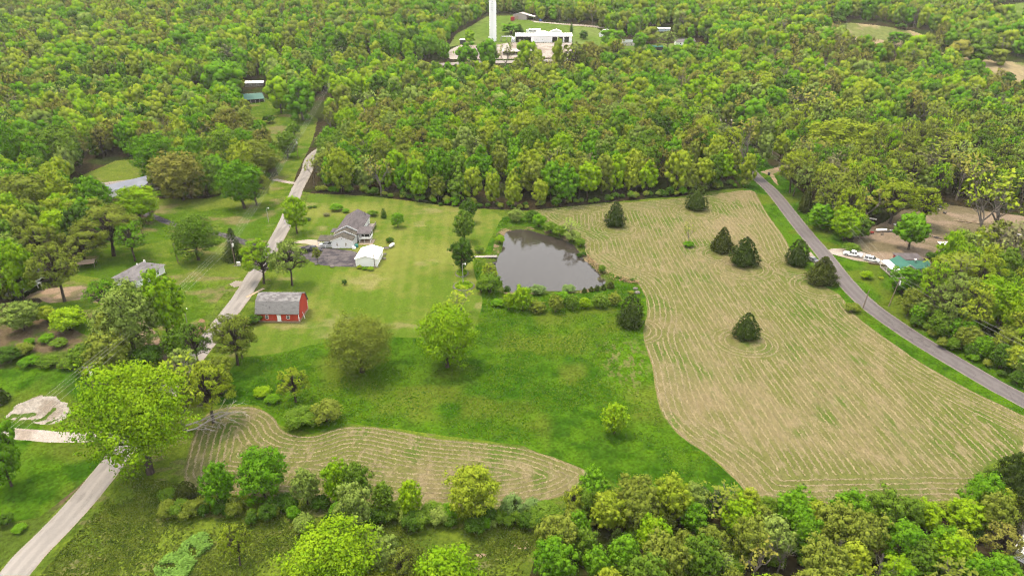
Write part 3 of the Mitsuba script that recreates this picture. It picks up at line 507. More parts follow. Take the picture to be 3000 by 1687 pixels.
        core = trimesh.creation.revolve(np.array([[0, .4], [3.3, .9], [3.5, 2.2], [2.6, 5.5], [1.1, 8.6], [0, 10.2]]), sections=10)
        crown.append((np.array(core.vertices), np.array(core.faces), np.array(core.vertex_normals)))
        trunk.append(tube([[0, 0, -.3], [0, 0, 4], [0, 0, 9]], [.3, .2, .1], 5))
    elif kind == 'spruce':
        for lev in range(15):
            h = lev / 15; z = .8 + 10.8 * h; r = R * (1 - h) ** .85 + .25
            m = max(4, int(14 * (1 - h) + 3))
            for j in range(m):
                a = j * 2 * math.pi / m + rng.uniform(0, .5); L = r * rng.uniform(.8, 1.08)
                d = np.array([math.cos(a), math.sin(a), -.22]); tt = rng.uniform(.25, 1, max(leaves // 170, 3))
                p = np.array([0, 0, z]) + d * (L * tt)[:, None] + rng.normal(0, .16, (len(tt), 3))
                crown.append(leaf_quads(rng, p, np.tile(d * .6 + [0, 0, .7], (len(tt), 1)), size, .4))
        trunk.append(tube([[0, 0, -.3], [0, 0, 11.5]], [.28, .04], 6))
    elif kind == 'shrub':
        d = even_dirs(rng, 26, -.1); c = np.array([0, 0, 4.2]) + d * rng.uniform(.58, .82, (26, 1)) * [R, R, 5.6]
        for ci in c:
            k = max(leaves // 26, 3); o = sphere_dirs(rng, k, -.5); ri = R * rng.uniform(.28, .42)
            p = ci + o * ri * rng.uniform(.55, 1.1, (k, 1)) * [1, 1, 1.25]; p[:, 2] = np.maximum(p[:, 2], .1)
            crown.append(leaf_quads(rng, p, o * .8 + (p - [0, 0, 3]) / R * .25, size, .6)); crown.append(blob(ci, np.array([1, 1, 1.25]) * ri * .62, rng, 0))
        for _ in range(5):
            a = rng.uniform(0, 6.28); trunk.append(tube([[0, 0, -.2], [math.cos(a), math.sin(a), 3], [2 * math.cos(a), 2 * math.sin(a), 7]], [.3, .2, .08], 4))
    t = join(trunk); c = join(crown) if crown else None
    if c is not None and kind != 'bare':
        if kind not in ('cedar', 'spruce'): c[0][:, :2] -= (np.percentile(c[0][:, :2], 99, 0) + np.percentile(c[0][:, :2], 1, 0)) / 2
        k = np.array([R / np.percentile(np.hypot(c[0][:, 0], c[0][:, 1]), 99.2)] * 2 + [H / np.percentile(c[0][:, 2], 99.7)])
        t, c = [(g[0] * k, g[1], g[2]) for g in (t, c)]
    return t, c

# shape -> (kind, seeds, leaves near / middle / far / farthest)
SHAPES = {'r': ('round', (1, 2, 3, 4)), 'o': ('oval', (5, 6, 7)), 's': ('sparse', (8, 9, 10)), 'c': ('cedar', (11, 12, 13)), 'p': ('spruce', (14,)), 'u': ('shrub', (15, 16, 17)), 'b': ('bare', (18, 19)), 't': ('bare', (20, 21))}
LOD = {-2: (42000, .115), -1: (20000, .165), 0: (11000, .235), 1: (4800, .31), 2: (1500, .46), 3: (560, .70), 4: (200, 1.05)}
protos = {}
def proto(shape, which, lod, tint):
    kind, seeds = SHAPES[shape]
    seed = seeds[which % len(seeds)]
    if shape in 'bt': lod = 1
    name = f'grown_{kind}_{seed}_{lod}_{tint}'
    if name in protos: return name
    geo = protos.get((shape, seed, lod))
    if geo is None:
        n, s = LOD[lod]
        if shape == 's': n = int(n * .62)
        if shape == 'u': n, s = int(n * .5), s * 1.5
        if shape == 'c': n = int(n * 1.6)
        if shape == 't': n, s = 1, .55
        if shape == 'b': n = 0
        t, c = grow(kind, seed, n, s, lod)
        geo = protos[(shape, seed, lod)] = tuple(None if g is None else meshkit.write_ply((g[0], g[1]), False, None, None, normals=g[2]) for g in (t, c))
    def shape_of(path, bsdf): return {'type': 'ply', 'filename': path, 'face_normals': False, 'bsdf': {'type': 'ref', 'id': bsdf}}
    group = {'type': 'shapegroup', 'trunk': shape_of(geo[0], 'm_grey_bark' if shape in 'bt' else 'm_bark')}
    if geo[1]: group['crown'] = shape_of(geo[1], 'leaf_' + tint)
    scene[name] = group
    protos[name] = True
    return name
def plant(key, shape, which, tint, x, y, h, r, rot, lod=None, sink=0.0):
    if lod is None:
        dist = math.hypot(x, y)
        lod = 0 if dist < 165 else 1 if dist < 265 else 2 if dist < 420 else 3 if dist < 640 else 4
        if r < 4.2 and lod == 0: lod = 1
        if r > 6.5 and lod < 3: lod -= 1 + (r > 8.5)
    scene[key] = {'type': 'instance', 'to_world': T().translate([x, y, gz(x, y) - sink]).rotate([0, 0, 1], rot).scale([r / 5.0, r / 5.0, h / 12.0]), 'group': {'type': 'ref', 'id': proto(shape, which, lod, tint)}}

CATEGORY = {'broadleaf_tree': 'tree', 'cedar_tree': 'cedar tree', 'bare_tree': 'bare tree', 'spruce_tree': 'spruce tree', 'shrub': 'shrub'}
GARDEN = [
    ('broadleaf_tree', -37.2, 144.4, 16.1, 9.4, 'olive', 'r', 'large grey green oak in the meadow below the white house'),
    ('broadleaf_tree', -16.3, 146.6, 16.1, 8.1, 'lime', 'r', 'bright lime green maple in the middle of the meadow'),
    ('broadleaf_tree', -14.8, 174.1, 9.2, 4.8, 'yellow', 't', 'thin twiggy tree behind the lime maple at the lawn edge'),
    ('broadleaf_tree', 21.9, 118.9, 7.5, 3.4, 'lime', 'o', 'small round lime green tree alone in the meadow'),
    ('broadleaf_tree', -49.8, 130.8, 9.2, 4.0, 'yellow', 's', 'small yellow green tree in the meadow above the thicket'),
    ('shrub', -45.6, 122.1, 4.0, 4.2, 'mid', 'u', 'dark green thicket shrub at the curve of the hay strip'),
    ('shrub', -40.9, 123.4, 5.0, 3.8, 'olive', 'u', 'olive thicket bush beside the dark shrub at the hay strip'),
    ('shrub', -58.2, 133.5, 2.1, 2.2, 'lime', 'u', 'low bright green bush in the meadow left of the yellow tree'),
    ('shrub', -55.1, 130.7, 1.8, 1.9, 'green', 'u', 'low green bush under the small yellow tree'),
    ('broadleaf_tree', -71.5, 106.4, 24.5, 11.5, 'lime', 'r', 'huge bright lime green tree standing over the lane'),
    ('broadleaf_tree', -65.5, 122.7, 15.6, 6.1, 'yellow', 's', 'olive green tree leaning behind the dead branches'),
    ('bare_tree', -70.2, 119.5, 18.3, 4.6, 'yellow', 't', 'half dead tree with pale bare limbs between lane and hay strip'),
    ('broadleaf_tree', -68.9, 146.7, 14.1, 6.2, 'olive', 's', 'open olive tree overhanging the lane below the barn'),
    ('shrub', -72.6, 169.3, 2.8, 2.6, 'dark', 'u', 'round dark evergreen shrub at the barn corner'),
    ('broadleaf_tree', -78.8, 196.2, 14.3, 6.7, 'lime', 's', 'bright green open tree by the lane above the barn'),
    ('broadleaf_tree', -69.5, 195.1, 15.1, 6.1, 'pale', 's', 'pale spring tree with a visible trunk above the barn'),
    ('broadleaf_tree', -81.0, 240.9, 14.3, 5.1, 'lime', 'o', 'lime green tree at the lane beside the white house lawn'),
    ('broadleaf_tree', -66.1, 213.2, 5.7, 1.9, 'olive', 's', 'small thin tree on the edge of the parking pad'),
    ('shrub', -80.7, 255.3, 1.3, 1.2, 'dark', 'u', 'small dark round shrub right of the lane tree'),
    ('shrub', -84.1, 270.6, 1.1, 1.1, 'dark', 'u', 'small dark shrub on the front lawn nearest the lane'),
    ('shrub', -82.4, 271.4, 0.9, 1.0, 'dark', 'u', 'small dark shrub on the front lawn second from the lane'),
    ('shrub', -72.4, 267.3, 2.9, 3.1, 'green', 'u', 'dense green bush behind the white house'),
    ('shrub', -67.9, 264.8, 1.9, 1.7, 'green', 'u', 'smaller green bush behind the white house roof'),
    ('shrub', -74.7, 260.6, 1.4, 1.5, 'greytwig', 'u', 'grey flower clump on the lawn behind the house'),
    ('cedar_tree', -51.3, 258.4, 4.2, 1.4, 'dark', 'c', 'small pointed evergreen on the back lawn'),
    ('broadleaf_tree', -44.1, 248.1, 5.9, 3.1, 'green', 'o', 'small young green tree on the back lawn'),
    ('shrub', -44.5, 231.7, 1.9, 1.6, 'dark', 'u', 'dark reddish shrub beside the white tank'),
    ('shrub', -53.1, 195.6, 1.8, 0.9, 'dark', 'u', 'small dark bush alone on the lawn'),
    ('shrub', -50.9, 208.2, 1.2, 1.0, 'yellow', 'u', 'small yellow green shrub at the left front of the garage'),
    ('shrub', -48.9, 207.2, 1.0, 1.0, 'green', 'u', 'small green shrub at the middle front of the garage'),
    ('shrub', -46.8, 206.6, 1.3, 1.1, 'lime', 'u', 'small lime shrub at the right front of the garage'),
    ('shrub', -56.2, 261.1, 2.5, 2.4, 'mid', 'u', 'green bush beside the back deck'),
    ('broadleaf_tree', -17.3, 255.6, 10.1, 3.6, 'dark', 'o', 'dark green tree farthest in the row on the pond lawn'),
    ('broadleaf_tree', -17.3, 234.0, 12.3, 4.6, 'mid', 'o', 'dark green tree in the middle of the row on the pond lawn'),
    ('broadleaf_tree', -16.4, 205.3, 11.9, 4.4, 'dark', 'o', 'dense dark green tree in the stone bed by the dock'),
    ('shrub', -11.7, 223.0, 2.8, 1.9, 'mid', 'u', 'green shrub at the foot of the dock'),
    ('broadleaf_tree', 1.6, 256.2, 5.3, 3.5, 'pale', 'r', 'pale green willow at the far end of the pond'),
    ('shrub', -4.4, 233.3, 3.1, 2.0, 'lime', 'u', 'lime yellow bush on the far left pond bank'),
    ('broadleaf_tree', 21.2, 236.6, 8.6, 4.3, 'pale', 't', 'pale feathery round tree on the far pond bank'),
    ('shrub', 8.2, 256.5, 4.4, 3.0, 'dark', 'u', 'dark bush at the far end of the pond'),
    ('shrub', 10.5, 249.9, 5.7, 3.1, 'green', 'u', 'bright green bush at the far end of the pond'),
    ('shrub', 14.6, 244.3, 4.4, 3.2, 'mid', 'u', 'green bush on the far pond bank left of the feathery tree'),
    ('shrub', 18.3, 240.1, 4.3, 3.1, 'mid', 'u', 'green bush on the far pond bank under the feathery tree'),
    ('shrub', 22.4, 235.6, 4.1, 3.5, 'pale', 'u', 'pale bush on the far right pond bank'),
    ('shrub', 24.8, 229.9, 3.3, 2.1, 'mid', 'u', 'dark green bush at the right end of the far bank'),
    ('shrub', 23.7, 221.1, 1.7, 1.1, 'dark', 'u', 'small dark cedar bush on the right pond shore'),
    ('shrub', 25.2, 220.7, 1.6, 1.0, 'dark', 'u', 'second small dark cedar bush on the right pond shore'),
    ('shrub', 29.8, 206.3, 2.9, 1.4, 'mid', 'u', 'green bush in the straw on the right pond bank'),
    ('shrub', 29.0, 198.2, 2.8, 1.5, 'greytwig', 't', 'dark twiggy bush standing in the pond edge'),
    ('shrub', 35.2, 201.7, 0.8, 0.8, 'dark', 'u', 'tiny dark bush on the bank right of the pond'),
    ('shrub', 38.7, 199.6, 0.9, 0.9, 'dark', 'u', 'tiny dark bush beside the hay at the pond'),
    ('shrub', -6.9, 189.8, 6.2, 4.1, 'mid', 'u', 'large green bush at the near left pond corner'),
    ('shrub', -9.5, 189.5, 3.8, 1.9, 'dark', 'u', 'dark bush left of the large green bush at the pond'),
    ('broadleaf_tree', -7.1, 197.5, 6.4, 3.1, 'yellow', 's', 'yellow green willow on the left pond bank'),
    ('cedar_tree', -1.5, 192.2, 1.9, 1.3, 'dark', 'c', 'small cedar at the near left pond edge'),
    ('shrub', -4.2, 180.6, 1.8, 2.4, 'green', 'o', 'green bush leftmost on the pond dam'),
    ('shrub', -0.9, 177.9, 5.6, 2.1, 'lime', 'o', 'lime bush on the pond dam left of the bright tree'),
    ('broadleaf_tree', 3.2, 177.5, 7.8, 3.4, 'lime', 'r', 'bright lime green tree on the pond dam'),
    ('shrub', 7.4, 176.8, 3.1, 2.9, 'olive', 'r', 'olive brown thicket on the pond dam'),
    ('shrub', 8.0, 189.3, 3.1, 2.7, 'silver', 'o', 'silvery pale bush on the pond dam at the water'),
    ('shrub', 12.7, 176.8, 5.4, 2.8, 'olive', 'r', 'dull olive thicket in the middle of the pond dam'),
    ('shrub', 14.7, 182.2, 3.9, 3.0, 'green', 'o', 'soft green bush in the middle of the pond dam'),
    ('shrub', 17.7, 178.0, 4.9, 2.1, 'mid', 'r', 'brownish green thicket right of the dam middle'),
    ('shrub', 21.5, 179.3, 3.4, 2.1, 'lime', 'o', 'lime yellow bush on the right part of the dam'),
    ('shrub', 26.1, 180.4, 4.0, 3.0, 'mid', 'r', 'green thicket on the right part of the dam'),
    ('shrub', 30.5, 181.4, 4.2, 2.3, 'olive', 'r', 'olive thicket at the right end of the dam'),
    ('cedar_tree', 5.8, 192.2, 1.7, 1.0, 'cedar', 'c', 'small cedar at the water behind the bright dam tree'),
    ('cedar_tree', 22.5, 191.0, 1.7, 1.0, 'cedar', 'c', 'small cedar at the water behind the lime dam bush'),
    ('cedar_tree', 24.7, 191.9, 1.6, 1.0, 'cedarb', 'c', 'second small cedar at the near pond shore'),
    ('cedar_tree', 26.6, 192.3, 2.0, 1.0, 'cedar', 'c', 'third small cedar at the near pond shore'),
    ('cedar_tree', 28.7, 192.9, 2.0, 1.0, 'cedar', 'c', 'fourth small cedar at the near pond shore'),
    ('cedar_tree', 31.1, 194.3, 2.3, 1.4, 'cedarb', 'c', 'largest of the small cedars at the near right pond shore'),
    ('shrub', 17.6, 191.7, 2.2, 2.3, 'silver', 'u', 'silvery grey bush at the near pond shore'),
    ('shrub', 36.9, 190.1, 0.9, 1.1, 'olive', 'o', 'olive bush at the rocks beside the dam'),
    ('cedar_tree', 40.2, 250.7, 9.8, 4.5, 'cedar', 'c', 'tall dark cedar in the far hay field right of the pond'),
    ('cedar_tree', 76.5, 270.2, 9.9, 5.4, 'cedar', 'c', 'dark cedar at the top of the hay field near the wood'),
    ('cedar_tree', 74.0, 223.0, 8.9, 4.4, 'cedarb', 'c', 'dark cedar left of the pair in the hay field'),
    ('cedar_tree', 78.1, 211.3, 9.5, 5.6, 'cedar', 'c', 'broad dark cedar right of the pair in the hay field'),
    ('cedar_tree', 95.5, 210.1, 8.8, 4.4, 'cedar', 'c', 'dark cedar beside the dark car at the road'),
    ('cedar_tree', 97.8, 195.6, 8.8, 5.4, 'cedarb', 'c', 'broad dark cedar at the edge of the paved road'),
    ('cedar_tree', 63.5, 161.8, 7.4, 4.0, 'cedar', 'c', 'dark cedar alone in the middle of the hay field'),
    ('cedar_tree', 33.1, 168.0, 9.2, 4.4, 'cedar', 'c', 'dark cedar in a grass ring at the meadow edge'),
    ('broadleaf_tree', 63.8, 230.1, 8.2, 1.9, 'yellow', 't', 'thin yellow sapling in the hay field'),
    ('shrub', 63.4, 227.8, 2.0, 2.1, 'green', 'u', 'green weeds under the yellow sapling'),
    ('shrub', 98.9, 176.3, 2.4, 2.4, 'olive', 'u', 'olive bush at the hay field corner by the road'),
    ('cedar_tree', 120.7, 267.2, 10.8, 3.3, 'cedarb', 'c', 'dark cedar on the far side of the paved road'),
    ('broadleaf_tree', -143.0, 284.1, 20.9, 11.8, 'tan', 'r', 'large tan budding oak beside the ranch house'),
    ('broadleaf_tree', -112.0, 271.8, 20.3, 10.3, 'green', 'r', 'fresh green tree by the lane above the power pole'),
    ('broadleaf_tree', -119.9, 318.9, 18.1, 9.9, 'olive', 'r', 'olive green tree at the corner of the grass corridor'),
    ('broadleaf_tree', -137.7, 324.0, 21.2, 10.0, 'mid', 'r', 'mid green tree behind the tan oak'),
    ('broadleaf_tree', -146.4, 253.8, 14.6, 9.3, 'lime', 'r', 'lime green tree in front of the ranch house'),
    ('broadleaf_tree', -107.4, 215.1, 15.5, 9.2, 'mid', 'r', 'spreading green tree in the lawn left of the power pole'),
    ('spruce_tree', -95.1, 215.7, 11.2, 4.6, 'cedar', 'p', 'dark spruce behind the power pole'),
    ('broadleaf_tree', -137.8, 217.9, 18.1, 10.9, 'olive', 's', 'large olive tree with a visible trunk behind the grey roofed house'),
    ('broadleaf_tree', -143.7, 211.0, 12.2, 8.0, 'olive', 's', 'olive tree behind the tan pavilion roof'),
    ('broadleaf_tree', -133.6, 182.3, 18.6, 8.0, 'olive', 's', 'tall olive tree with a dark trunk on the gravel drive'),
    ('broadleaf_tree', -145.4, 182.0, 20.2, 5.8, 'lime', 'r', 'lime green tree left of the old tin roofed shed'),
    ('broadleaf_tree', -160.0, 226.2, 13.9, 8.7, 'lime', 'r', 'lime green tree above the old shed'),
    ('broadleaf_tree', -188.2, 251.3, 20.0, 11.2, 'olive', 'r', 'broad olive tree at the left edge behind the sheds'),
    ('broadleaf_tree', -174.5, 223.3, 17.4, 6.5, 'yellow', 'r', 'yellow green tree at the left frame edge'),
    ('broadleaf_tree', -97.3, 152.0, 19.6, 8.0, 'pale', 'r', 'big pale green tree in front of the grey roofed house'),
    ('broadleaf_tree', -91.3, 158.4, 21.1, 5.8, 'lime', 'o', 'tall bright green tree beside the big pale one'),
    ('broadleaf_tree', -117.4, 174.8, 10.2, 4.9, 'green', 's', 'small green tree by the tan gravel drive'),
    ('broadleaf_tree', -134.5, 164.8, 8.7, 5.0, 'pale', 'r', 'small pale tree in the brush by the lawn'),
    ('shrub', -130.8, 169.5, 5.0, 3.0, 'yellow', 'u', 'yellow green bush right of the small pale tree'),
    ('shrub', -121.1, 164.4, 6.5, 4.9, 'lime', 'u', 'bright green round bush at the lawn edge'),
    ('shrub', -124.0, 158.3, 2.4, 2.2, 'green', 'u', 'low green bush in the brown brush'),
    ('shrub', -127.9, 157.2, 1.8, 1.5, 'green', 'u', 'small weed bush in the brown brush'),
    ('shrub', -127.8, 148.4, 4.2, 3.4, 'dark', 'u', 'dark bush leftmost in the brush hedge'),
    ('shrub', -121.4, 146.7, 2.5, 2.6, 'green', 'u', 'green bush second in the brush hedge'),
    ('shrub', -116.1, 146.4, 2.7, 2.8, 'mid', 'u', 'mid green bush third in the brush hedge'),
    ('shrub', -110.8, 145.3, 2.6, 2.3, 'mid', 'u', 'green bush last in the brush hedge'),
    ('broadleaf_tree', -98.9, 143.9, 10.6, 6.0, 'olive', 'r', 'olive thicket tree by the drive entrance'),
    ('shrub', -101.4, 143.4, 5.1, 4.7, 'yellow', 'u', 'yellow green bush beside the drive entrance'),
    ('shrub', -92.0, 147.5, 4.2, 4.4, 'dark', 'u', 'dark green bush at the drive entrance'),
    ('broadleaf_tree', -97.1, 103.3, 15.0, 3.8, 'green', 'r', 'dark green tree cut by the left edge above the lane'),
    ('cedar_tree', -117.9, 131.0, 4.4, 2.2, 'cedar', 'c', 'dark cedar bush at the left edge of the meadow'),
    ('shrub', -87.9, 91.7, 1.2, 1.3, 'green', 'u', 'low green bush on the brushy roadside'),
    ('shrub', -91.3, 93.3, 2.4, 1.5, 'dark', 'u', 'dark bush on the brushy roadside at the left edge'),
    ('broadleaf_tree', -218.4, 323.4, 22.9, 12.6, 'mid', 'r', 'large mid green tree on the lawn behind the ranch house'),
    ('broadleaf_tree', -235.9, 314.2, 27.1, 8.7, 'green', 'r', 'green tree at the left edge of the clearing'),
    ('broadleaf_tree', -170.6, 318.6, 21.6, 11.9, 'green', 'r', 'broad green tree behind the ranch roof'),
    ('cedar_tree', -138.0, 380.3, 11.1, 4.1, 'cedar', 'c', 'dark cedar in the grass corridor'),
    ('shrub', -153.6, 434.1, 5.7, 4.5, 'dark', 'u', 'round dark bush in the grass corridor'),
    ('shrub', -130.5, 407.4, 8.6, 5.0, 'mid', 'u', 'green bush at the right of the grass corridor'),
    ('broadleaf_tree', -152.4, 455.5, 23.1, 9.8, 'lime', 'r', 'lime green tree right of the green roofed shed'),
    ('broadleaf_tree', -133.9, 439.4, 24.6, 10.0, 'green', 'r', 'green tree at the top of the grass corridor'),
    ('broadleaf_tree', -199.3, 484.8, 28.6, 15.8, 'green', 'r', 'fresh green tree left of the green roofed shed'),
    ('bare_tree', -90.7, 302.9, 13.9, 4.0, 'olive', 't', 'twiggy tree at the lane where the wood begins'),
    ('broadleaf_tree', -53.4, 96.5, 10.4, 3.4, 'green', 'o', 'bright green pointed tree leftmost in the hedge'),
    ('broadleaf_tree', -46.6, 99.3, 10.4, 5.2, 'green', 'r', 'broad fresh green tree in the hedge left part'),
    ('broadleaf_tree', -37.9, 97.4, 8.1, 2.7, 'pale', 'o', 'pale slender tree in the hedge'),
    ('broadleaf_tree', -32.2, 98.3, 9.2, 3.1, 'lime', 'r', 'lime green tree in the hedge behind the grey green one'),
    ('broadleaf_tree', -28.0, 96.6, 10.2, 2.9, 'mid', 'o', 'mid green tree in the hedge behind the grey green one'),
    ('broadleaf_tree', -27.5, 89.8, 11.2, 3.6, 'pale', 'r', 'grey green tree in front of the hedge'),
    ('broadleaf_tree', -23.3, 94.7, 7.4, 2.4, 'mid', 'o', 'small green tree in the hedge right of the grey green one'),
    ('broadleaf_tree', -18.2, 93.8, 8.2, 2.5, 'lime', 'o', 'narrow lime yellow tree in front of the hedge'),
    ('broadleaf_tree', -6.9, 94.1, 11.4, 5.4, 'yellow', 'r', 'broad yellow green tree in the hedge middle'),
    ('cedar_tree', -60.8, 98.6, 4.2, 2.4, 'cedarb', 'c', 'dark cedar in the hedge by the lane'),
    ('shrub', -64.5, 98.9, 2.4, 1.8, 'mid', 'u', 'green bush in the hedge nearest the lane'),
    ('shrub', -42.2, 96.9, 2.2, 2.3, 'dark', 'u', 'dark undergrowth bush between the hedge trees'),
    ('shrub', -35.2, 96.5, 2.4, 1.9, 'dark', 'u', 'dark bush in the hedge under the lime tree'),
    ('shrub', -21.0, 95.4, 2.1, 2.1, 'mid', 'u', 'undergrowth bush in the hedge beside the narrow lime tree'),
    ('shrub', -14.2, 94.6, 2.4, 2.5, 'mid', 'u', 'green bush left of the broad yellow green hedge tree'),
    ('shrub', 0.1, 94.3, 4.8, 2.3, 'silver', 'u', 'silvery bush right of the broad hedge tree'),
    ('cedar_tree', 0.6, 93.7, 4.7, 1.7, 'cedar', 'c', 'dark cedar right of the broad hedge tree'),
    ('shrub', 6.0, 93.5, 3.4, 3.1, 'mid', 'u', 'wide green thicket in the hedge'),
    ('shrub', 3.8, 95.8, 2.5, 1.9, 'silver', 'u', 'silver green bush in the hedge at the strip end'),
    ('broadleaf_tree', 14.8, 96.7, 8.8, 3.5, 'green', 'r', 'fresh green tree at the end of the hay strip'),
    ('broadleaf_tree', 11.3, 94.8, 6.8, 2.5, 'yellow', 's', 'yellow green tree at the end of the hedge'),
    ('broadleaf_tree', 22.3, 94.9, 8.7, 4.1, 'olive', 'r', 'olive tree on the creek edge below the meadow'),
    ('broadleaf_tree', 28.4, 93.2, 9.6, 3.7, 'yellow', 'r', 'yellow green tree on the creek edge below the meadow'),
    ('broadleaf_tree', -45.2, 83.0, 9.1, 2.7, 'yellow', 's', 'small yellow sapling in the rough grass'),
    ('broadleaf_tree', -28.2, 77.1, 13.2, 7.6, 'lime', 'r', 'big bright lime tree at the bottom edge'),
    ('broadleaf_tree', -21.7, 81.6, 8.1, 3.5, 'pale', 'r', 'pale green tree behind the big lime tree'),
    ('broadleaf_tree', -17.2, 78.6, 8.2, 2.8, 'olive', 's', 'olive tree between the two bottom lime trees'),
    ('broadleaf_tree', -9.5, 74.2, 11.7, 5.5, 'lime', 'r', 'lime yellow tree at the bottom edge'),
    ('shrub', -20.8, 77.7, 3.5, 3.6, 'yellow', 'u', 'yellow bush at the bottom frame edge'),
    ('cedar_tree', 94.5, 100.3, 9.8, 5.1, 'cedar', 'c', 'big dark cedar at the right end of the hay field'),
    ('cedar_tree', 91.2, 91.2, 7.9, 3.9, 'cedarb', 'c', 'dark cedar at the right frame edge below the field'),
    ('cedar_tree', 56.8, 92.5, 3.7, 2.6, 'cedar', 'c', 'dark cedar on the near field edge left of the pair'),
    ('cedar_tree', 64.7, 94.1, 3.5, 2.8, 'cedar', 'c', 'dark cedar on the near field edge'),
    ('cedar_tree', 69.3, 94.4, 3.7, 2.3, 'cedarb', 'c', 'second dark cedar on the near field edge'),
    ('broadleaf_tree', 49.6, 91.2, 8.2, 3.8, 'green', 'r', 'bright green tree on the near field edge'),
    ('broadleaf_tree', 72.9, 91.4, 6.1, 2.9, 'lime', 'r', 'lime green tree on the near field edge'),
    ('broadleaf_tree', 79.9, 91.3, 6.3, 3.7, 'lime', 'r', 'lime tree on the near field edge at the far right'),
    ('bare_tree', 51.8, 81.7, 8.7, 1.9, 'greytwig', 'b', 'dead bleached snag in the near creek wood'),
    ('bare_tree', 43.7, 81.7, 7.7, 2.3, 'greytwig', 'b', 'grey leafless tree in the near creek wood'),
    ('bare_tree', 57.5, 77.0, 10.3, 2.8, 'greytwig', 'b', 'grey leafless tree at the bottom right'),
    ('broadleaf_tree', 141.1, 225.1, 13.4, 6.4, 'green', 'o', 'rich green tree in the dirt yard by the green roof'),
    ('broadleaf_tree', 168.9, 231.1, 25.5, 8.3, 'yellow', 't', 'tall thin tree with dark trunk in the dirt yard'),
    ('broadleaf_tree', 180.6, 239.8, 24.4, 8.0, 'yellow', 't', 'second tall thin tree in the dirt yard'),
    ('broadleaf_tree', 121.8, 233.6, 12.8, 6.2, 'lime', 'r', 'bright green tree at the gravel drive across the road'),
    ('broadleaf_tree', 119.1, 246.6, 9.8, 6.5, 'green', 'r', 'fresh green tree along the paved road'),
    ('broadleaf_tree', 148.4, 252.6, 17.6, 10.3, 'yellow', 's', 'yellow green tree at the dirt yard'),
    ('broadleaf_tree', 119.4, 188.2, 8.4, 4.8, 'green', 'r', 'green tree in front of the green roofed house'),
    ('broadleaf_tree', 113.1, 172.9, 8.7, 3.5, 'olive', 'r', 'olive tree below the roadside power pole'),
    ('broadleaf_tree', 132.2, 185.4, 13.8, 8.3, 'yellow', 's', 'yellow green tree right of the green roofed house'),
    ('broadleaf_tree', 131.1, 167.1, 14.4, 6.9, 'lime', 'r', 'bright lime tree beyond the paved road'),
    ('shrub', 144.2, 216.6, 2.4, 1.9, 'dark', 'u', 'dark bush behind the green roofed house'),
    ('shrub', 113.4, 198.5, 2.4, 2.1, 'lime', 'u', 'lime bush in the tall grass by the road'),
    ('shrub', 118.1, 198.3, 0.8, 0.9, 'yellow', 'u', 'small yellow flowering bush in the tall grass'),
    ('broadleaf_tree', 160.3, 217.6, 7.9, 5.7, 'green', 'r', 'rounded green tree right of the white roof panels'),
    ('broadleaf_tree', 114.1, 315.6, 11.9, 6.3, 'green', 's', 'bright green tree at the road bend'),
    ('bare_tree', 181.9, 431.6, 23.5, 13.6, 'tan', 't', 'tall open tree with pale limbs beyond the road'),
    ('broadleaf_tree', 143.0, 407.2, 21.7, 10.6, 'green', 'r', 'bright green tree beyond the road bend'),
    ('broadleaf_tree', 169.1, 350.2, 22.1, 16.2, 'yellow', 'r', 'yellow green tree beyond the road at the drive'),
    ('broadleaf_tree', -37.7, 646.3, 12.4, 6.1, 'lime', 'o', 'lime green tree left of the white tower'),
    ('broadleaf_tree', -35.6, 564.5, 21.8, 10.6, 'green', 'r', 'green tree left in front of the gravel yard'),
    ('broadleaf_tree', -18.7, 559.6, 25.3, 9.8, 'green', 'r', 'fresh green tree at the foot of the white tower'),
    ('bare_tree', -5.0, 559.6, 22.6, 8.1, 'olive', 't', 'thin tree in front of the gravel yard'),
    ('broadleaf_tree', 11.2, 560.4, 24.8, 8.5, 'lime', 'r', 'round lime tree in front of the workshop doors'),
    ('broadleaf_tree', 19.9, 556.4, 20.4, 7.1, 'yellow', 'o', 'yellow green tree beside the round lime one'),
    ('broadleaf_tree', 35.5, 558.0, 26.0, 5.7, 'yellow', 'o', 'slim yellow tree before the dark bays'),
    ('broadleaf_tree', 46.4, 545.3, 26.4, 13.1, 'olive', 's', 'olive tree at the right end of the workshop'),
    ('shrub', -1.1, 691.2, 10.4, 10.3, 'green', 'u', 'green thicket behind the workshop'),
    ('cedar_tree', 6.9, 695.3, 8.0, 5.5, 'dark', 'c', 'dark evergreen behind the workshop'),
    ('broadleaf_tree', 66.4, 670.5, 7.8, 4.6, 'dark', 'r', 'small dark round tree right of the workshop'),
    ('broadleaf_tree', 100.6, 714.8, 14.5, 8.6, 'lime', 'r', 'lime green tree beyond the workshop field'),
    ('broadleaf_tree', 86.5, 621.8, 16.5, 11.5, 'green', 'r', 'green tree beside the far white gable'),
    ('broadleaf_tree', 123.3, 655.1, 15.1, 10.6, 'olive', 'r', 'olive tree among the far cottages'),
    ('broadleaf_tree', 110.4, 620.5, 13.5, 7.9, 'green', 'r', 'green tree at the far shed'),
    ('broadleaf_tree', 132.7, 612.9, 16.3, 10.2, 'pale', 's', 'pale tree left of the grey roofed cottage'),
    ('cedar_tree', 56.9, 694.5, 9.8, 2.0, 'dark', 'c', 'small pointed cedar at the workshop field'),
    ('shrub', 328.3, 730.6, 7.2, 7.5, 'dark', 'u', 'round dark tree at the edge of the dry hill'),
    ('shrub', 379.7, 708.0, 5.8, 6.1, 'dark', 'u', 'dark bush on the dry hill'),
    ('broadleaf_tree', 341.4, 643.4, 11.3, 8.2, 'green', 'r', 'green tree on the slope of the dry hill'),
    ('broadleaf_tree', 357.3, 653.0, 9.2, 6.6, 'mid', 'o', 'mid green tree on the slope of the dry hill'),
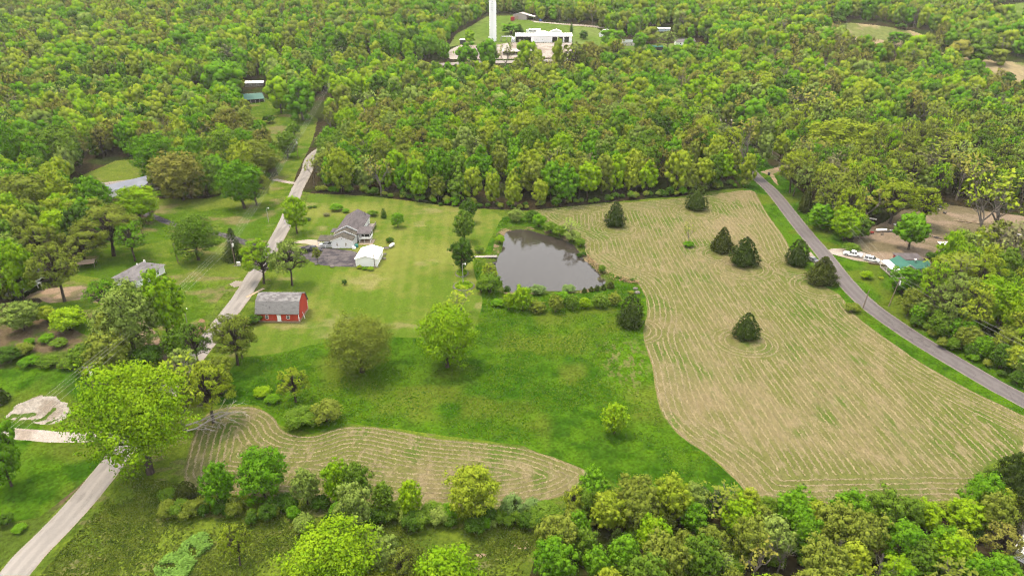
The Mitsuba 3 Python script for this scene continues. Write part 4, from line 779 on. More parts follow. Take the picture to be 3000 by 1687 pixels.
    ('broadleaf_tree', 363.7, 583.5, 17.8, 10.9, 'tan', 'r', 'tan tree in the dry pasture'),
    ('broadleaf_tree', 378.9, 581.0, 14.8, 10.5, 'mid', 'r', 'mid green tree in the dry pasture'),
    ('broadleaf_tree', 393.8, 575.6, 12.7, 7.4, 'olive', 'r', 'olive tree in the dry pasture'),
    ('broadleaf_tree', -152.7, 204.1, 17.3, 7.6, 'olive', 's', 'olive tree between the sheds at the left edge'),
    ('broadleaf_tree', -158.0, 196.5, 16.4, 6.5, 'pale', 'r', 'pale green tree at the left edge beside the old shed'),
    ('broadleaf_tree', -156.3, 238.5, 14.3, 7.7, 'olive', 'r', 'olive green tree below the propane tank on the lawn'),
    ('broadleaf_tree', -189.4, 264.2, 13.8, 9.3, 'mid', 'r', 'mid green tree behind the olive trees at the left edge'),
    ('broadleaf_tree', -173.5, 256.3, 13.7, 8.0, 'yellow', 'o', 'yellow green tree left of the propane tank'),
    ('broadleaf_tree', -128.1, 213.3, 13.8, 5.8, 'green', 's', 'small green tree behind the grey hip roof'),
    ('broadleaf_tree', -100.5, 151.1, 14.1, 5.8, 'olive', 'r', 'olive green tree below the big pale tree by the lane'),
    ('broadleaf_tree', -85.6, 150.2, 8.0, 3.4, 'mid', 'o', 'small mid green tree at the drive mouth'),
    ('broadleaf_tree', -104.9, 143.3, 7.5, 4.1, 'mid', 'r', 'mid green thicket tree at the end of the brush hedge'),
    ('broadleaf_tree', -119.8, 358.5, 14.2, 6.6, 'mid', 'r', 'mid green tree at the lane end beside the corridor'),
    ('broadleaf_tree', -107.9, 275.2, 15.0, 7.2, 'olive', 's', 'olive tree at the roadside under the wires'),
    ('broadleaf_tree', 125.6, 255.7, 15.4, 8.1, 'olive', 's', 'olive open tree between paved road and dirt yard'),
    ('broadleaf_tree', 128.6, 236.3, 8.5, 4.5, 'mid', 'r', 'mid green tree beside the gravel drive and dirt yard'),
    ('bare_tree', 136.1, 248.4, 16.2, 6.8, 'tan', 't', 'twiggy brown tree at the edge of the dirt yard'),
    ('broadleaf_tree', 137.5, 276.5, 14.5, 7.9, 'olive', 'r', 'olive tree behind the bright green one across the road'),
    ('shrub', 119.4, 222.4, 3.1, 3.2, 'mid', 'u', 'green brush at the mouth of the gravel drive'),
    ('broadleaf_tree', 158.2, 247.8, 16.1, 7.4, 'yellow', 's', 'thin yellow green tree at the back of the dirt yard'),
    ('bare_tree', 192.3, 282.8, 21.7, 9.3, 'tan', 't', 'tall brown twiggy tree behind the dirt yard'),
    ('bare_tree', 194.3, 304.2, 22.1, 9.9, 'olive', 't', 'tall olive twiggy tree behind the dirt yard'),
    ('broadleaf_tree', -74.7, 131.3, 12.5, 5.1, 'pale', 's', 'pale see-through tree overhanging the lane above the huge lime tree'),
    ('broadleaf_tree', -68.1, 133.7, 9.6, 3.8, 'olive', 'r', 'small olive tree between lane and meadow below the open tree'),
    ('broadleaf_tree', -78.5, 146.1, 11.9, 4.4, 'mid', 's', 'mid green open tree on the lane bank by the orange clay'),
    ('broadleaf_tree', -69.0, 150.0, 7.2, 3.3, 'mid', 's', 'thin green tree on the lane bank below the barn shrub'),
    ('shrub', -126.6, 152.5, 2.6, 2.7, 'olive', 'u', 'olive weed bush in the brown brush'),
    ('shrub', -119.3, 155.9, 2.3, 2.4, 'mid', 'u', 'mid green weed bush in the brown brush'),
]
rng = np.random.default_rng(7)
for i, (name, x, y, h, r, tint, shape, label) in enumerate(GARDEN):
    key = thing(name, label, CATEGORY[name])
    plant(key, shape, i, tint, x, y, h, r, float(rng.uniform(0, 360)))

# the woods: everywhere in view that is not open
OPEN = unary_union([Polygon(p).buffer(0) for p in (
    [(-98.7, 297.6), (-89.0, 291.9), (-73.6, 290.1), (-56.8, 284.7), (-31.5, 273.9), (-14.6, 271.9), (6.9, 269.1), (35.8, 276.5), (71.1, 284.0), (108.8, 299.2), (119.6, 323.6), (127.1, 331.4), (144.6, 348.8), (141.2, 336.1), (121.9, 300.1), (117.6, 269.3), (111.0, 229.4), (111.4, 213.9), (108.8, 188.4), (108.3, 168.3), (112.0, 151.5), (120.1, 133.8), (121.3, 119.8), (114.1, 110.1), (95.3, 107.9), (90.9, 102.0), (88.0, 96.7), (73.5, 95.2), (52.2, 94.5), (44.1, 95.1), (34.3, 98.1), (23.4, 99.3), (14.9, 96.9), (8.0, 93.4), (3.9, 85.9), (2.0, 75.3), (-90.5, 76.3), (-168.2, 178.4), (-143.5, 178.5), (-133.4, 179.3), (-159.6, 203.2), (-161.4, 216.5), (-144.5, 215.8), (-154.8, 253.7), (-181.9, 273.5), (-202.0, 302.0), (-205.9, 315.1), (-222.2, 348.8), (-198.9, 355.8), (-178.8, 331.4), (-155.5, 286.2), (-133.7, 286.1), (-118.6, 303.2), (-114.8, 320.0), (-101.1, 302.8)],
    [(-110.8, 316.4), (-126.0, 355.3), (-148.5, 404.3), (-174.5, 456.7), (-187.6, 467.5), (-198.6, 491.8), (-187.5, 507.7), (-171.7, 503.5), (-155.4, 477.1), (-144.1, 475.9), (-139.3, 500.6), (-130.0, 503.3), (-124.1, 490.2), (-115.0, 417.1), (-106.8, 366.0), (-90.2, 296.3), (-99.6, 297.6)],
    [(-328.3, 530.3), (-313.1, 532.5), (-297.8, 532.2), (-281.1, 538.5), (-261.9, 503.1), (-267.5, 488.2), (-279.9, 496.3), (-311.0, 508.9)], [(-238.4, 517.5), (-216.9, 524.4), (-200.7, 484.8), (-219.2, 479.2)], [(-209.2, 541.8), (-191.7, 541.7), (-173.2, 508.3), (-194.2, 506.2)],
    [(113.9, 224.3), (126.1, 237.1), (134.9, 245.8), (149.3, 257.1), (167.8, 274.0), (179.3, 277.9), (199.4, 268.2), (215.2, 262.5), (200.8, 236.2), (179.0, 215.3), (168.2, 215.4), (160.5, 220.8), (149.3, 213.6), (137.8, 202.9), (127.5, 184.3), (115.7, 173.9), (113.9, 179.0), (116.4, 192.7), (110.4, 197.2), (109.2, 210.3)],
    [(194.7, 384.1), (210.6, 403.5), (231.5, 417.1), (250.6, 426.1), (242.7, 403.9), (209.3, 391.1)], [(127.5, 443.7), (153.5, 449.2), (149.0, 430.1), (124.8, 427.9)], [(124.5, 346.0), (134.5, 346.6), (145.3, 379.3), (138.9, 382.3)], [(115.2, 192.7), (113.9, 179.0), (114.5, 171.6), (108.8, 169.0), (109.1, 177.8)], [(187.8, 468.8), (204.1, 465.8), (190.2, 428.6), (174.3, 427.5)],
    [(-80.4, 579.2), (50.6, 597.2), (48.5, 547.5), (-11.7, 543.5), (-75.9, 541.7)],
    [(-58.2, 625.2), (-54.3, 691.2), (-37.4, 737.2), (-25.7, 788.8), (0.9, 815.0), (23.1, 744.4), (83.8, 722.1), (97.3, 687.8), (117.2, 637.6), (92.2, 609.8), (60.6, 598.0), (3.9, 587.8), (-51.9, 588.1)],
    [(315.8, 734.6), (345.0, 742.2), (374.8, 728.1), (391.7, 713.6), (403.2, 683.1), (363.0, 618.9), (333.6, 590.6), (307.0, 590.2), (290.8, 614.8), (292.7, 669.9)], [(363.8, 620.5), (378.0, 611.9), (393.4, 597.5), (446.7, 582.2), (379.8, 483.7), (355.2, 481.9), (357.3, 518.7), (350.3, 554.1), (352.9, 589.7)],
    [(535.0, 837.4), (638.1, 958.7), (790.7, 1085.4), (589.6, 767.5), (541.5, 721.1), (497.9, 714.5), (484.0, 744.2)], [(70.9, 600.8), (98.1, 652.6), (137.2, 711.4), (156.6, 710.8), (152.9, 672.9), (178.2, 670.2), (168.0, 607.8), (148.1, 586.8), (113.1, 573.3), (88.4, 581.0)],
)])
STAND = [Point(x, y).buffer(r * 0.75) for _, x, y, _, r, _, _, _ in GARDEN]
CLOSED = unary_union([OPEN.buffer(1.6), ROAD.buffer(6), PAVED.buffer(6), FARROAD.buffer(9)] + STAND)
shapely.prepare(CLOSED)
rng = np.random.default_rng(21)
trees = []
for lo, hi, sp in ((62, 150, 5.2), (150, 430, 7.9), (430, 700, 8.8), (700, 1130, 9.2)):
    ys = np.arange(lo, hi, sp * .87)
    for j, yy in enumerate(ys):
        half = 0.80 * yy + 16
        xs = np.arange(-half, half, sp) + (j % 2) * sp / 2
        x = xs + rng.normal(0, sp * .2, len(xs)); y = yy + rng.normal(0, sp * .2, len(xs))
        ok = ~shapely.contains_xy(CLOSED, x, y) & ((y > 100) | (x > 5))
        trees += [(a, b) for a, b in zip(x[ok], y[ok])]
trees = np.array(trees)
stand = meshkit.fbm(np.c_[trees / 70.0, np.zeros(len(trees))], 3, 4); pick = rng.uniform(0, 1, len(trees)); size = rng.uniform(0, 1, len(trees)); turn = rng.uniform(0, 360, len(trees))
def kind_of(i):
    x, y = trees[i]; u = pick[i]; s = stand[i]
    east = x > 105 and y < 420
    if u < (.17 if east else .06): return ('bare_tree', 'b' if u < .012 else 't', 'greytwig' if u < (.06 if east else .02) else ('tan', 'olive', 'pale')[int(turn[i]) % 3])
    if u < (.13 if east or y < 150 else .065): return ('cedar_tree', 'c', 'cedar' if turn[i] < 200 else 'cedarb')
    u = (u - .13) / .87 if (east or y < 150) else (u - .065) / .935
    u = min(max(u + (s - .5) * .9, 0), .999)
    t = (('olive', 'pale', 'olive', 'yellow', 'mid', 'green', 'lime', 'yellow', 'olive', 'lime') if east else ('tan', 'olive', 'tan', 'olive', 'mid', 'dark', 'mid', 'green', 'olive', 'yellow', 'green', 'lime', 'mid', 'pale', 'yellow', 'lime', 'green', 'olive', 'lime', 'yellow', 'green', 'yellow', 'lime', 'olive', 'green'))
    t = t[int(u * len(t))]
    return ('broadleaf_tree', 's' if t == 'tan' or (east and size[i] > .6) else 'o' if turn[i] < 215 else 'r', t)
def wood_of(x, y):
    if y < 150: return 'in the creek wood ' + ('below the meadow' if x < 35 else 'below the hay field' if x < 75 else 'at the corner of the hay field')
    if y < 440:
        if x < -95: return ('in the near part' if y < 330 else 'in the deep part') + ' of the wood west of the lane'
        if x < 116 + 0.02 * y: return ('at the front edge' if y < 312 else 'in the middle' if y < 370 else 'at the back') + ' of the wood behind the ' + ('house lawn' if x < -30 else 'pond' if x < 40 else 'hay field')
        return 'in the wood over the road ' + ('behind the dirt yard' if y > 270 else 'by the green roofed house' if x < 150 else 'along the dirt yard')
    return 'on the far ridge'
COLOUR = {'lime': 'bright lime green', 'yellow': 'yellow green', 'green': 'fresh green', 'mid': 'mid green', 'olive': 'olive green', 'pale': 'pale grey green', 'dark': 'dark green', 'tan': 'tan budding', 'cedar': 'dark green', 'cedarb': 'brownish green', 'greytwig': 'leafless grey', 'silver': 'silver green'}
kinds = [kind_of(i) for i in range(len(trees))]
near_creek = trees[:, 1] < 150
radius = np.where([k[0] == 'cedar_tree' for k in kinds], 1.7 + 1.1 * size, np.where(near_creek, 2.1 + 1.9 * size, 3.7 + 4.0 * size ** 2.0 + .4 * (trees[:, 1] > 430)))
order = np.argsort(-radius / np.hypot(trees[:, 0], trees[:, 1]))
have = {k: sum(g[0] == k for g in GARDEN) for k in CATEGORY}
WORD = {'broadleaf_tree': 'broadleaf tree', 'cedar_tree': 'cedar tree', 'bare_tree': 'tree with thin twigs'}
mass = 0
for i in order:
    x, y = trees[i]; name, shape, tint = kinds[i]; r = float(radius[i])
    h = (r * 2.0 + 1.2 + 1.5 * turn[i] / 360) if y < 150 else r * 1.75 + 5.0 + 3.0 * turn[i] / 360 if name != 'cedar_tree' else r * 3.0
    inside = abs(x) < 0.775 * y + 8
    if inside and have[name] < 284 and y < 440:
        have[name] += 1
        crown = {'o': 'tall', 'r': 'round', 's': 'open', 'c': 'pointed', 'b': 'bare', 't': 'twiggy'}[shape]
        look = f'{COLOUR[tint]} {crown} {"cedar" if shape == "c" else "tree"} {wood_of(x, y)}'
        key = thing(name, look, CATEGORY[name], look.replace(' tree', ' trees', 1).replace(' cedar', ' cedars', 1))
    else:
        mass += 1; key = f'forest__{mass:03d}'
    plant(key, shape, i, tint, float(x), float(y), float(h), r, float(turn[i]), sink=.1)
EDGES = [([(-62.8, 96.2), (-52.7, 94.6), (-42.3, 93.9), (-31.3, 93.0), (-20.5, 92.5), (-9.8, 92.1), (0.1, 91.8), (8.0, 92.2), (13.9, 94.4)], 'in the hedge below the hay strip', 52), ([(-88.3, 292.6), (-73.7, 290.7), (-56.9, 285.2), (-31.5, 274.3), (-14.7, 272.3), (6.9, 269.5), (35.8, 276.5), (71.1, 284.0), (109.0, 299.8)], 'along the front of the wood behind the fields', 84), ([(108.8, 169.0), (110.5, 160.1), (112.5, 152.4), (116.4, 142.2), (120.7, 134.6)], 'along the wood edge of the paved road', 24), ([(15.8, 98.3), (23.4, 99.7), (34.4, 98.7), (44.1, 95.1), (52.3, 94.7), (73.6, 95.4), (88.2, 96.9)], 'along the creek wood at the hay field', 36), ([(-114.1, 317.8), (-118.2, 302.0), (-133.7, 286.1), (-155.5, 286.2)], 'at the wood edge of the ranch lawn', 14)]
rng = np.random.default_rng(33)
for line, where, n in EDGES:
    L_ = LineString(line).parallel_offset(2.6, 'right' if 'creek' not in where and 'ranch' not in where and 'paved' not in where else 'left') if False else LineString(line)
    for i in range(n):
        p = L_.interpolate((i + rng.uniform(0, 1)) / n, normalized=True); x, y = p.x + rng.normal(0, .9), p.y + rng.uniform(.5, 3.5) * (-1 if 'creek' in where else 1)
        if 'hedge' in where: x, y = p.x + rng.normal(0, .8), p.y + rng.normal(0, 1.1)
        if 'paved' in where: x, y = p.x + rng.uniform(1.5, 5), p.y + rng.uniform(0, 4)
        u = rng.uniform(); r = rng.uniform(1.0, 2.3); tint = ('mid', 'dark', 'olive', 'green', 'mid', 'pale', 'dark', 'olive')[int(u * 8)]
        look = f'{COLOUR[tint]} undergrowth bush {where}'
        if 'paved' in where and i % 2 == 0:
            r = rng.uniform(2.4, 3.6); x += 2.5; look = f'{COLOUR[tint]} small tree {where}'
            plant(thing('broadleaf_tree', look, 'tree', look.replace('tree', 'trees')), 'o', i, tint, x, y, r * 2.4, r, 0.0); continue
        plant(thing('shrub', look, 'shrub', look.replace('bush', 'bushes')), 'u', i, tint, x, y, r * rng.uniform(1.2, 2.2), r, float(rng.uniform(0, 360)))
rng = np.random.default_rng(77)
for _ in range(420):
    y = rng.uniform(66, 150); x = rng.uniform(0, .8 * y + 10)
    if shapely.contains_xy(OPEN.buffer(1.0), x, y): continue
    mass += 1; r = rng.uniform(.9, 2.0)
    plant(f'forest__{mass:03d}', 'u', int(rng.integers(3)), ('mid', 'dark', 'green', 'olive')[int(rng.integers(4))], float(x), float(y), r * 1.3, r, float(rng.uniform(0, 360)), lod=1)
labels['forest'] = {'label': 'spring forest canopy of mixed greens over the far hills', 'category': 'forest', 'kind': 'stuff'}
# ------------------------------------------------------------------ building blocks
def box(x0, x1, y0, y1, z0, z1):
    v = np.array([[x, y, z] for z in (z0, z1) for y in (y0, y1) for x in (x0, x1)], float)
    f = np.array([[0, 2, 3], [0, 3, 1], [4, 5, 7], [4, 7, 6], [0, 1, 5], [0, 5, 4], [2, 6, 7], [2, 7, 3], [0, 4, 6], [0, 6, 2], [1, 3, 7], [1, 7, 5]])
    return v, f
def merge(*ms):
    at = np.cumsum([0] + [len(m[0]) for m in ms])
    return np.vstack([m[0] for m in ms]), np.vstack([m[1] + a for m, a in zip(ms, at)])
def prism(profile, axis, a, b):
    """the outline [(s, z)] pushed along axis: axis 'y' -> s is x, axis 'x' -> s is y"""
    m = trimesh.creation.extrude_polygon(Polygon(profile), b - a, engine='earcut')
    v = np.array(m.vertices); f = np.array(m.faces)
    if axis == 'y': return np.stack([v[:, 0], a + v[:, 2], v[:, 1]], 1), f[:, ::-1]
    return np.stack([a + v[:, 2], v[:, 0], v[:, 1]], 1), f
def rod(p0, p1, r0, r1=None, sides=8):
    v, f, _ = tube([p0, p1], [r0, r1 or r0], sides)
    c = len(v); v = np.vstack([v, [p0], [p1]]); k = np.arange(sides)
    return v, np.vstack([f, np.stack([np.full(sides, c), (k + 1) % sides, k], 1), np.stack([np.full(sides, c + 1), sides + k, sides + (k + 1) % sides], 1)])
class Site:
    """a thing whose parts are given in its own axes"""
    def __init__(self, name, label, category, x, y, deg=0.0, z=None, group=None):
        self.key = thing(name, label, category, group); self.x, self.y, self.z = x, y, gz(x, y) if z is None else z
        a = math.radians(deg); self.R = np.array([[math.cos(a), -math.sin(a), 0], [math.sin(a), math.cos(a), 0], [0, 0, 1]])
    def add(self, name, mesh, bsdf, smooth=False, of=None):
        v, f = mesh if isinstance(mesh, tuple) else (np.array(mesh.vertices), np.array(mesh.faces))
        return part(of or self.key, name, (v @ self.R.T + [self.x, self.y, self.z], f), bsdf, smooth)
    def window(self, x, z, w, h, y=0.0, pane='m_glass', frame='m_white', face='-y', of=None):
        """a frame of four bars with a pane set back in it, on the wall plane y (or x for the sides)"""
        t, d = 0.09, 0.06
        bars = [(x - w / 2 - t, x + w / 2 + t, z + h / 2, z + h / 2 + t), (x - w / 2 - t, x + w / 2 + t, z - h / 2 - t, z - h / 2), (x - w / 2 - t, x - w / 2, z - h / 2, z + h / 2), (x + w / 2, x + w / 2 + t, z - h / 2, z + h / 2), (x - w / 2, x + w / 2, z - .03, z + .03)]
        def put(a, b, c, e, near, far):
            if face == '-y': return box(a, b, y - near, y - far, c, e)
            if face == '+x': return box(y + far, y + near, a, b, c, e)
            return box(y - near, y - far, a, b, c, e)
        k = self.add('window', merge(*[put(a, b, c, e, d, -.02) for a, b, c, e in bars]), frame, of=of)
        self.add('pane', put(x - w / 2, x + w / 2, z - h / 2, z + h / 2, .012, -.02), pane, of=k)
def slab(profile, t=0.16):
    """a roof's outline line [(s, z)] given thickness t downwards"""
    return [*profile, *[(s, z - t) for s, z in reversed(profile)]]

mat('m_white', (0.70, 0.70, 0.69), 0.6)
mat('m_white_metal', (0.74, 0.74, 0.74), 0.45)
mat('m_trim', (0.60, 0.59, 0.57), 0.6)
mat('m_glass', (0.03, 0.035, 0.04), 0.08, 0.6)
mat('m_black', (0.018, 0.018, 0.02), 0.5)
mat('m_dark', (0.05, 0.048, 0.05), 0.8)
mat('m_rubber', (0.025, 0.025, 0.027), 0.85)
mat('m_chrome', (0.55, 0.55, 0.57), 0.3, 0.5, 0.9)
mat('m_car_white', (0.78, 0.78, 0.78), 0.35, 0.5, 0.0, clearcoat=0.6)
mat('m_car_black', (0.02, 0.02, 0.024), 0.3, 0.5, 0.0, clearcoat=0.7)
mat('m_car_grey', (0.16, 0.165, 0.175), 0.35, 0.5, 0.0, clearcoat=0.6)
mat('m_red_lamp', (0.45, 0.02, 0.015), 0.3)
mat('m_red', (0.28, 0.02, 0.018), 0.6)
mat('m_orange', (0.55, 0.07, 0.015), 0.6)
mat('m_blue', (0.02, 0.07, 0.32), 0.5)
mat('m_teal', (0.015, 0.14, 0.125), 0.6)
mat('m_tan', (0.27, 0.21, 0.155), 0.8)
mat('m_cream', (0.52, 0.49, 0.42), 0.7)
mat('m_pink_grey', (0.30, 0.26, 0.24), 0.7)
matte('m_wood_pole', lambda p, n, uv: V(0.33, 0.26, 0.20) * (0.75 + 0.5 * noise(p.x * 9, p.y * 9, p.z * 1.1)))
matte('m_grey_wood', lambda p, n, uv: V(0.37, 0.335, 0.30) * (0.7 + 0.6 * noise(p.x * 6, p.y * 6, p.z * 6)))
matte('m_dock_wood', lambda p, n, uv: V(0.62, 0.58, 0.54) * (0.7 + 0.5 * noise(p.x * 3.5, p.y * 8, 2)))
matte('m_new_board', lambda p, n, uv: V(0.62, 0.50, 0.34) * (0.75 + 0.5 * noise(p.x * 2, p.y * 2, 2)))
matte('m_stone', lambda p, n, uv: V(0.30, 0.28, 0.25) * (0.6 + 0.7 * noise(p.x * 5, p.y * 5, p.z * 5)))
matte('m_barn_red', lambda p, n, uv: V(0.47, 0.075, 0.050) * (0.84 + 0.12 * noise(p.x * 6.0, p.y * 6.0, 1.0) + 0.22 * fbm(p.x * 0.8, p.y * 0.8, p.z * 0.5, 3)), 0.8)
matte('m_footing', lambda p, n, uv: V(0.50, 0.37, 0.25) * (0.7 + 0.5 * noise(p.x * 3, p.y * 3, p.z * 6)))
def shingle_fn(base, dark):
    def fn(p, n, uv):
        a = fbm(p.x * 1.1, p.y * 0.5, p.z * 2.0, 3); c = noise(p.x * 5.0, p.y * 5.0, p.z * 9.0)
        return mix(V(*base), V(*dark), smoothstep(0.35, 0.7, a)) * (0.82 + 0.35 * c)
    return fn
matte('m_shingle', shingle_fn((0.205, 0.185, 0.195), (0.150, 0.137, 0.145)))
matte('m_shingle_brown', shingle_fn((0.165, 0.155, 0.130), (0.120, 0.112, 0.098)))
matte('m_shingle_grey', shingle_fn((0.30, 0.29, 0.30), (0.22, 0.21, 0.22)))
def barn_roof_fn(p, n, uv):
    """weathered shingles: whole and pale on the steep lower part, curling and missing on the flat upper part"""
    a = fbm(p.x * 0.75, p.y * 2.6, 3.0, 4); row = noise(p.x * 1.1, dr.floor(p.z * 4.5) * 5.1, 4.0); c = noise(p.x * 4, p.y * 9, p.z * 6)
    flat = smoothstep(0.72, 0.85, n.z)
    worn = smoothstep(0.40, 0.62, 0.4 * a + 0.6 * row) * (0.35 + 0.65 * flat) * 0.8
    worn = dr.maximum(worn, smoothstep(0.72, 0.78, 0.4 * a + 0.6 * row) * (1 - flat))
    return mix(V(0.36, 0.355, 0.36), V(0.15, 0.142, 0.15), worn * 0.75) * (0.82 + 0.30 * c)
matte('m_barn_roof', barn_roof_fn)
def ribs(base, wave, along):
    def fn(p, n, uv):
        u = p.x * along[0] + p.y * along[1]
        f = u / wave - dr.floor(u / wave)
        return V(*base) * (0.93 + 0.09 * smoothstep(0.0, 0.15, dr.abs(f - 0.5)) ) * (0.9 + 0.2 * fbm(p.x * 0.5, p.y * 0.5, 2, 3))
    return fn
matte('m_metal_blue', ribs((0.34, 0.37, 0.44), 0.6, (.53, .85)))
matte('m_metal_green', ribs((0.085, 0.235, 0.185), 0.5, (1, 0)))
matte('m_metal_green_far', ribs((0.15, 0.285, 0.245), 0.6, (.9, .43)))
matte('m_metal_old', ribs((0.33, 0.38, 0.36), 0.5, (1, .2)))
matte('m_siding', lambda p, n, uv: V(0.80, 0.80, 0.79) * (0.94 + 0.06 * smoothstep(0.05, 0.2, dr.abs(p.z * 5 - dr.floor(p.z * 5) - 0.5) * 2)), 0.85)

# ------------------------------------------------------------------ red barn
b = Site('barn', 'red gambrel roofed barn with weathered grey shingles beside the lane', 'barn', -72.0, 170.3, -0.8)
W, D = 11.9, 8.6
outer = [(0, .38), (0, 3.0), (1.45, 5.75), (D / 2, 6.85), (D - 1.45, 5.75), (D, 3.0), (D, .38)]
b.add('wall', prism(outer, 'x', 0, W), 'm_barn_red')
b.add('foundation', box(-.06, W + .06, -.06, D + .06, -.8, .38), 'm_footing')
line = [(-.38, 2.72), (1.38, 5.92), (D / 2, 7.05), (D - 1.38, 5.92), (D + .38, 2.72)]
b.add('roof', prism(slab(line, .15), 'x', -.3, W + .32), 'm_barn_roof')
b.add('door', box(5.75, 6.85, -.07, .02, .2, 2.25), 'm_white')
for x in (2.85, 8.85): b.window(x, 1.55, .75, .95)
for x in (-.03, W - .12): b.add('corner_board', box(x, x + .15, -.035, .12, .38, 2.95), 'm_white')
b.add('corner_board', box(W - .02, W + .035, D - .13, D + .03, .38, 2.95), 'm_white')
k = Site('board', 'loose pale board leaning against the end wall of the red barn', 'board', -60.2, 172.6)
k.add('plank', rod((.95, 0, .05), (.30, .5, 2.1), .09, sides=4), 'm_trim')

# ------------------------------------------------------------------ white house with its stepped gables, carport and raised porch
h = Site('house', 'white stepped gable house with grey shingle roofs beside the parking pad', 'house', -60.2, 226.0, -0.6)
def gable(site, x0, x1, y0, y1, eave, ridge, roof_mat, over=.35, base=-.6, wall='m_siding', fascia=True, axis='y'):
    mid = (x0 + x1) / 2 if axis == 'y' else (y0 + y1) / 2
    a0, a1, l0, l1 = (x0, x1, y0, y1) if axis == 'y' else (y0, y1, x0, x1)
    w = site.add('wall', prism([(a0, base), (a0, eave), (mid, ridge), (a1, eave), (a1, base)], axis, l0, l1), wall)
    sl = (ridge - eave) / (mid - a0)
    line = [(a0 - over, eave - over * sl + .17), (mid, ridge + .17), (a1 + over, eave - over * sl + .17)]
    r = site.add('roof', prism(slab(line, .15), axis, l0 - over, l1 + over), roof_mat)
    if fascia:
        for e in (l0 - over - .05, l1 + over):
            site.add('fascia', prism(slab([(s, z - .02) for s, z in line], .26), axis, e, e + .05), 'm_white', of=r)
    return w, r
gable(h, -4.3, 4.4, 7.9, 25.6, 3.5, 5.85, 'm_shingle')
gable(h, -4.1, 3.7, 4.6, 7.55, 3.15, 5.0, 'm_shingle_brown')
gable(h, -4.1, 3.2, 0, 4.25, 2.75, 4.25, 'm_shingle_brown')
for x in (-2.1, 1.0): h.window(x, 1.45, .55, 1.1, pane='m_tan')
h.add('vent', box(-.55, -.25, -.05, .02, 3.5, 3.8), 'm_dark')
h.window(2.2, 1.5, .6, .9, y=3.2, face='+x')
h.add('stovepipe', rod((3.2, 24.0, 3.5), (3.2, 24.0, 5.6), .14), 'm_dark')
for y in (10.5, 14.0, 18.0, 22.0): h.window(y, 1.9, 1.1, 1.0, y=4.4, face='+x')
p = h.add('porch', merge(box(4.43, 8.6, 5.3, 9.6, 1.45, 1.7), box(4.45, 4.6, 5.2, 9.6, -.6, 1.45)), 'm_trim')
h.add('roof', prism(slab([(4.7, 3.75), (10.1, 4.65)], .16), 'x', 3.95, 8.9), 'm_shingle', of=p)
h.add('beam', merge(box(4.5, 8.65, 5.2, 5.32, 3.35, 3.55), box(8.55, 8.67, 5.33, 9.6, 3.4, 3.6)), 'm_white', of=p)
for x, y in ((4.5, 5.2), (6.5, 5.2), (8.55, 5.2), (8.55, 7.4), (8.55, 9.5)): h.add('post', box(x, x + .14, y, y + .14, -.6, 3.38), 'm_white', of=p)
h.add('railing', merge(box(5.5, 8.66, 5.12, 5.2, 1.65, 2.35), box(8.67, 8.75, 5.2, 9.6, 1.65, 2.35)), 'm_white', of=p)
h.add('screen', box(5.55, 8.5, 5.34, 5.36, 2.3, 3.4), 'm_black', of=p)
h.add('screen', box(8.50, 8.54, 5.4, 9.5, 2.35, 3.45), 'm_black', of=p)
h.add('back_wall', box(4.42, 8.5, 8.5, 8.62, -.6, 1.45), 'm_tan', of=p)
s = h.add('stairs', merge(*[box(3.3 + .28 * i, 3.6 + .28 * i, -1.0, .5, -.6, 1.0 - .22 * i) for i in range(4)]), 'm_white')
for i in (0, 3): h.add('post', box(3.35 + .28 * i, 3.43 + .28 * i, -1.05, -.97, -.3, 1.9 - .22 * i), 'm_white', of=s)
c = h.add('carport', prism(slab([(.2, 2.65), (4.6, 3.25)], .14), 'x', -9.2, -4.15), 'm_shingle_brown')
for x in (-9.0, -6.6): h.add('post', box(x, x + .14, .35, .49, -.5, 2.55), 'm_white', of=c)
for x in (-9.0, -6.6): h.add('post', box(x, x + .14, 4.2, 4.34, -.5, 3.0), 'm_white', of=c)
h.add('railing', merge(box(-8.86, -4.12, .38, .46, .95, 1.05), box(-8.86, -4.12, .38, .46, .18, .28), *[box(x, x + .07, .39, .45, .28, .95) for x in np.arange(-8.8, -4.3, .3)]), 'm_white', of=c)
h.add('beam', box(-9.1, -4.12, .33, .5, 2.36, 2.56), 'm_white', of=c)
e = h.add('porch', prism(slab([(8.4, 2.9), (12.2, 3.1)], .14), 'x', -6.6, -4.25), 'm_shingle')
h.add('post', box(-6.5, -6.37, 8.6, 8.73, -.5, 2.8), 'm_white', of=e)
d = h.add('deck', box(4.45, 7.4, 15.0, 23.0, 1.0, 1.2), 'm_grey_wood')
h.add('railing', merge(box(7.3, 7.4, 15.0, 23.0, 2.0, 2.1), *[box(7.32, 7.38, y, y + .06, 1.2, 2.0) for y in np.arange(15, 23, .45)], box(4.5, 7.3, 14.95, 15.03, 2.0, 2.1), *[box(x, x + .06, 14.96, 15.02, 1.2, 2.0) for x in np.arange(4.6, 7.3, .45)]), 'm_grey_wood', of=d)
for x, y in ((7.2, 15.1), (7.2, 19), (7.2, 22.8)): h.add('post', box(x, x + .15, y, y + .15, -.8, 1.0), 'm_grey_wood', of=d)
k = Site('patio', 'tan paved patio below the raised porch of the white house', 'patio', -55.6, 229.2)
k.add('slab', box(0, 5.2, 0, 5.5, -.3, .06), 'm_tan')
k = Site('bin', 'teal lidded bin at the corner of the white house', 'bin', -55.7, 226.9)
k.add('body', box(-.55, .55, -.4, .4, -.2, .85), 'm_teal'); k.add('lid', prism(slab([(-.46, .9), (.46, 1.1)], .08), 'x', -.62, .62), 'm_teal')

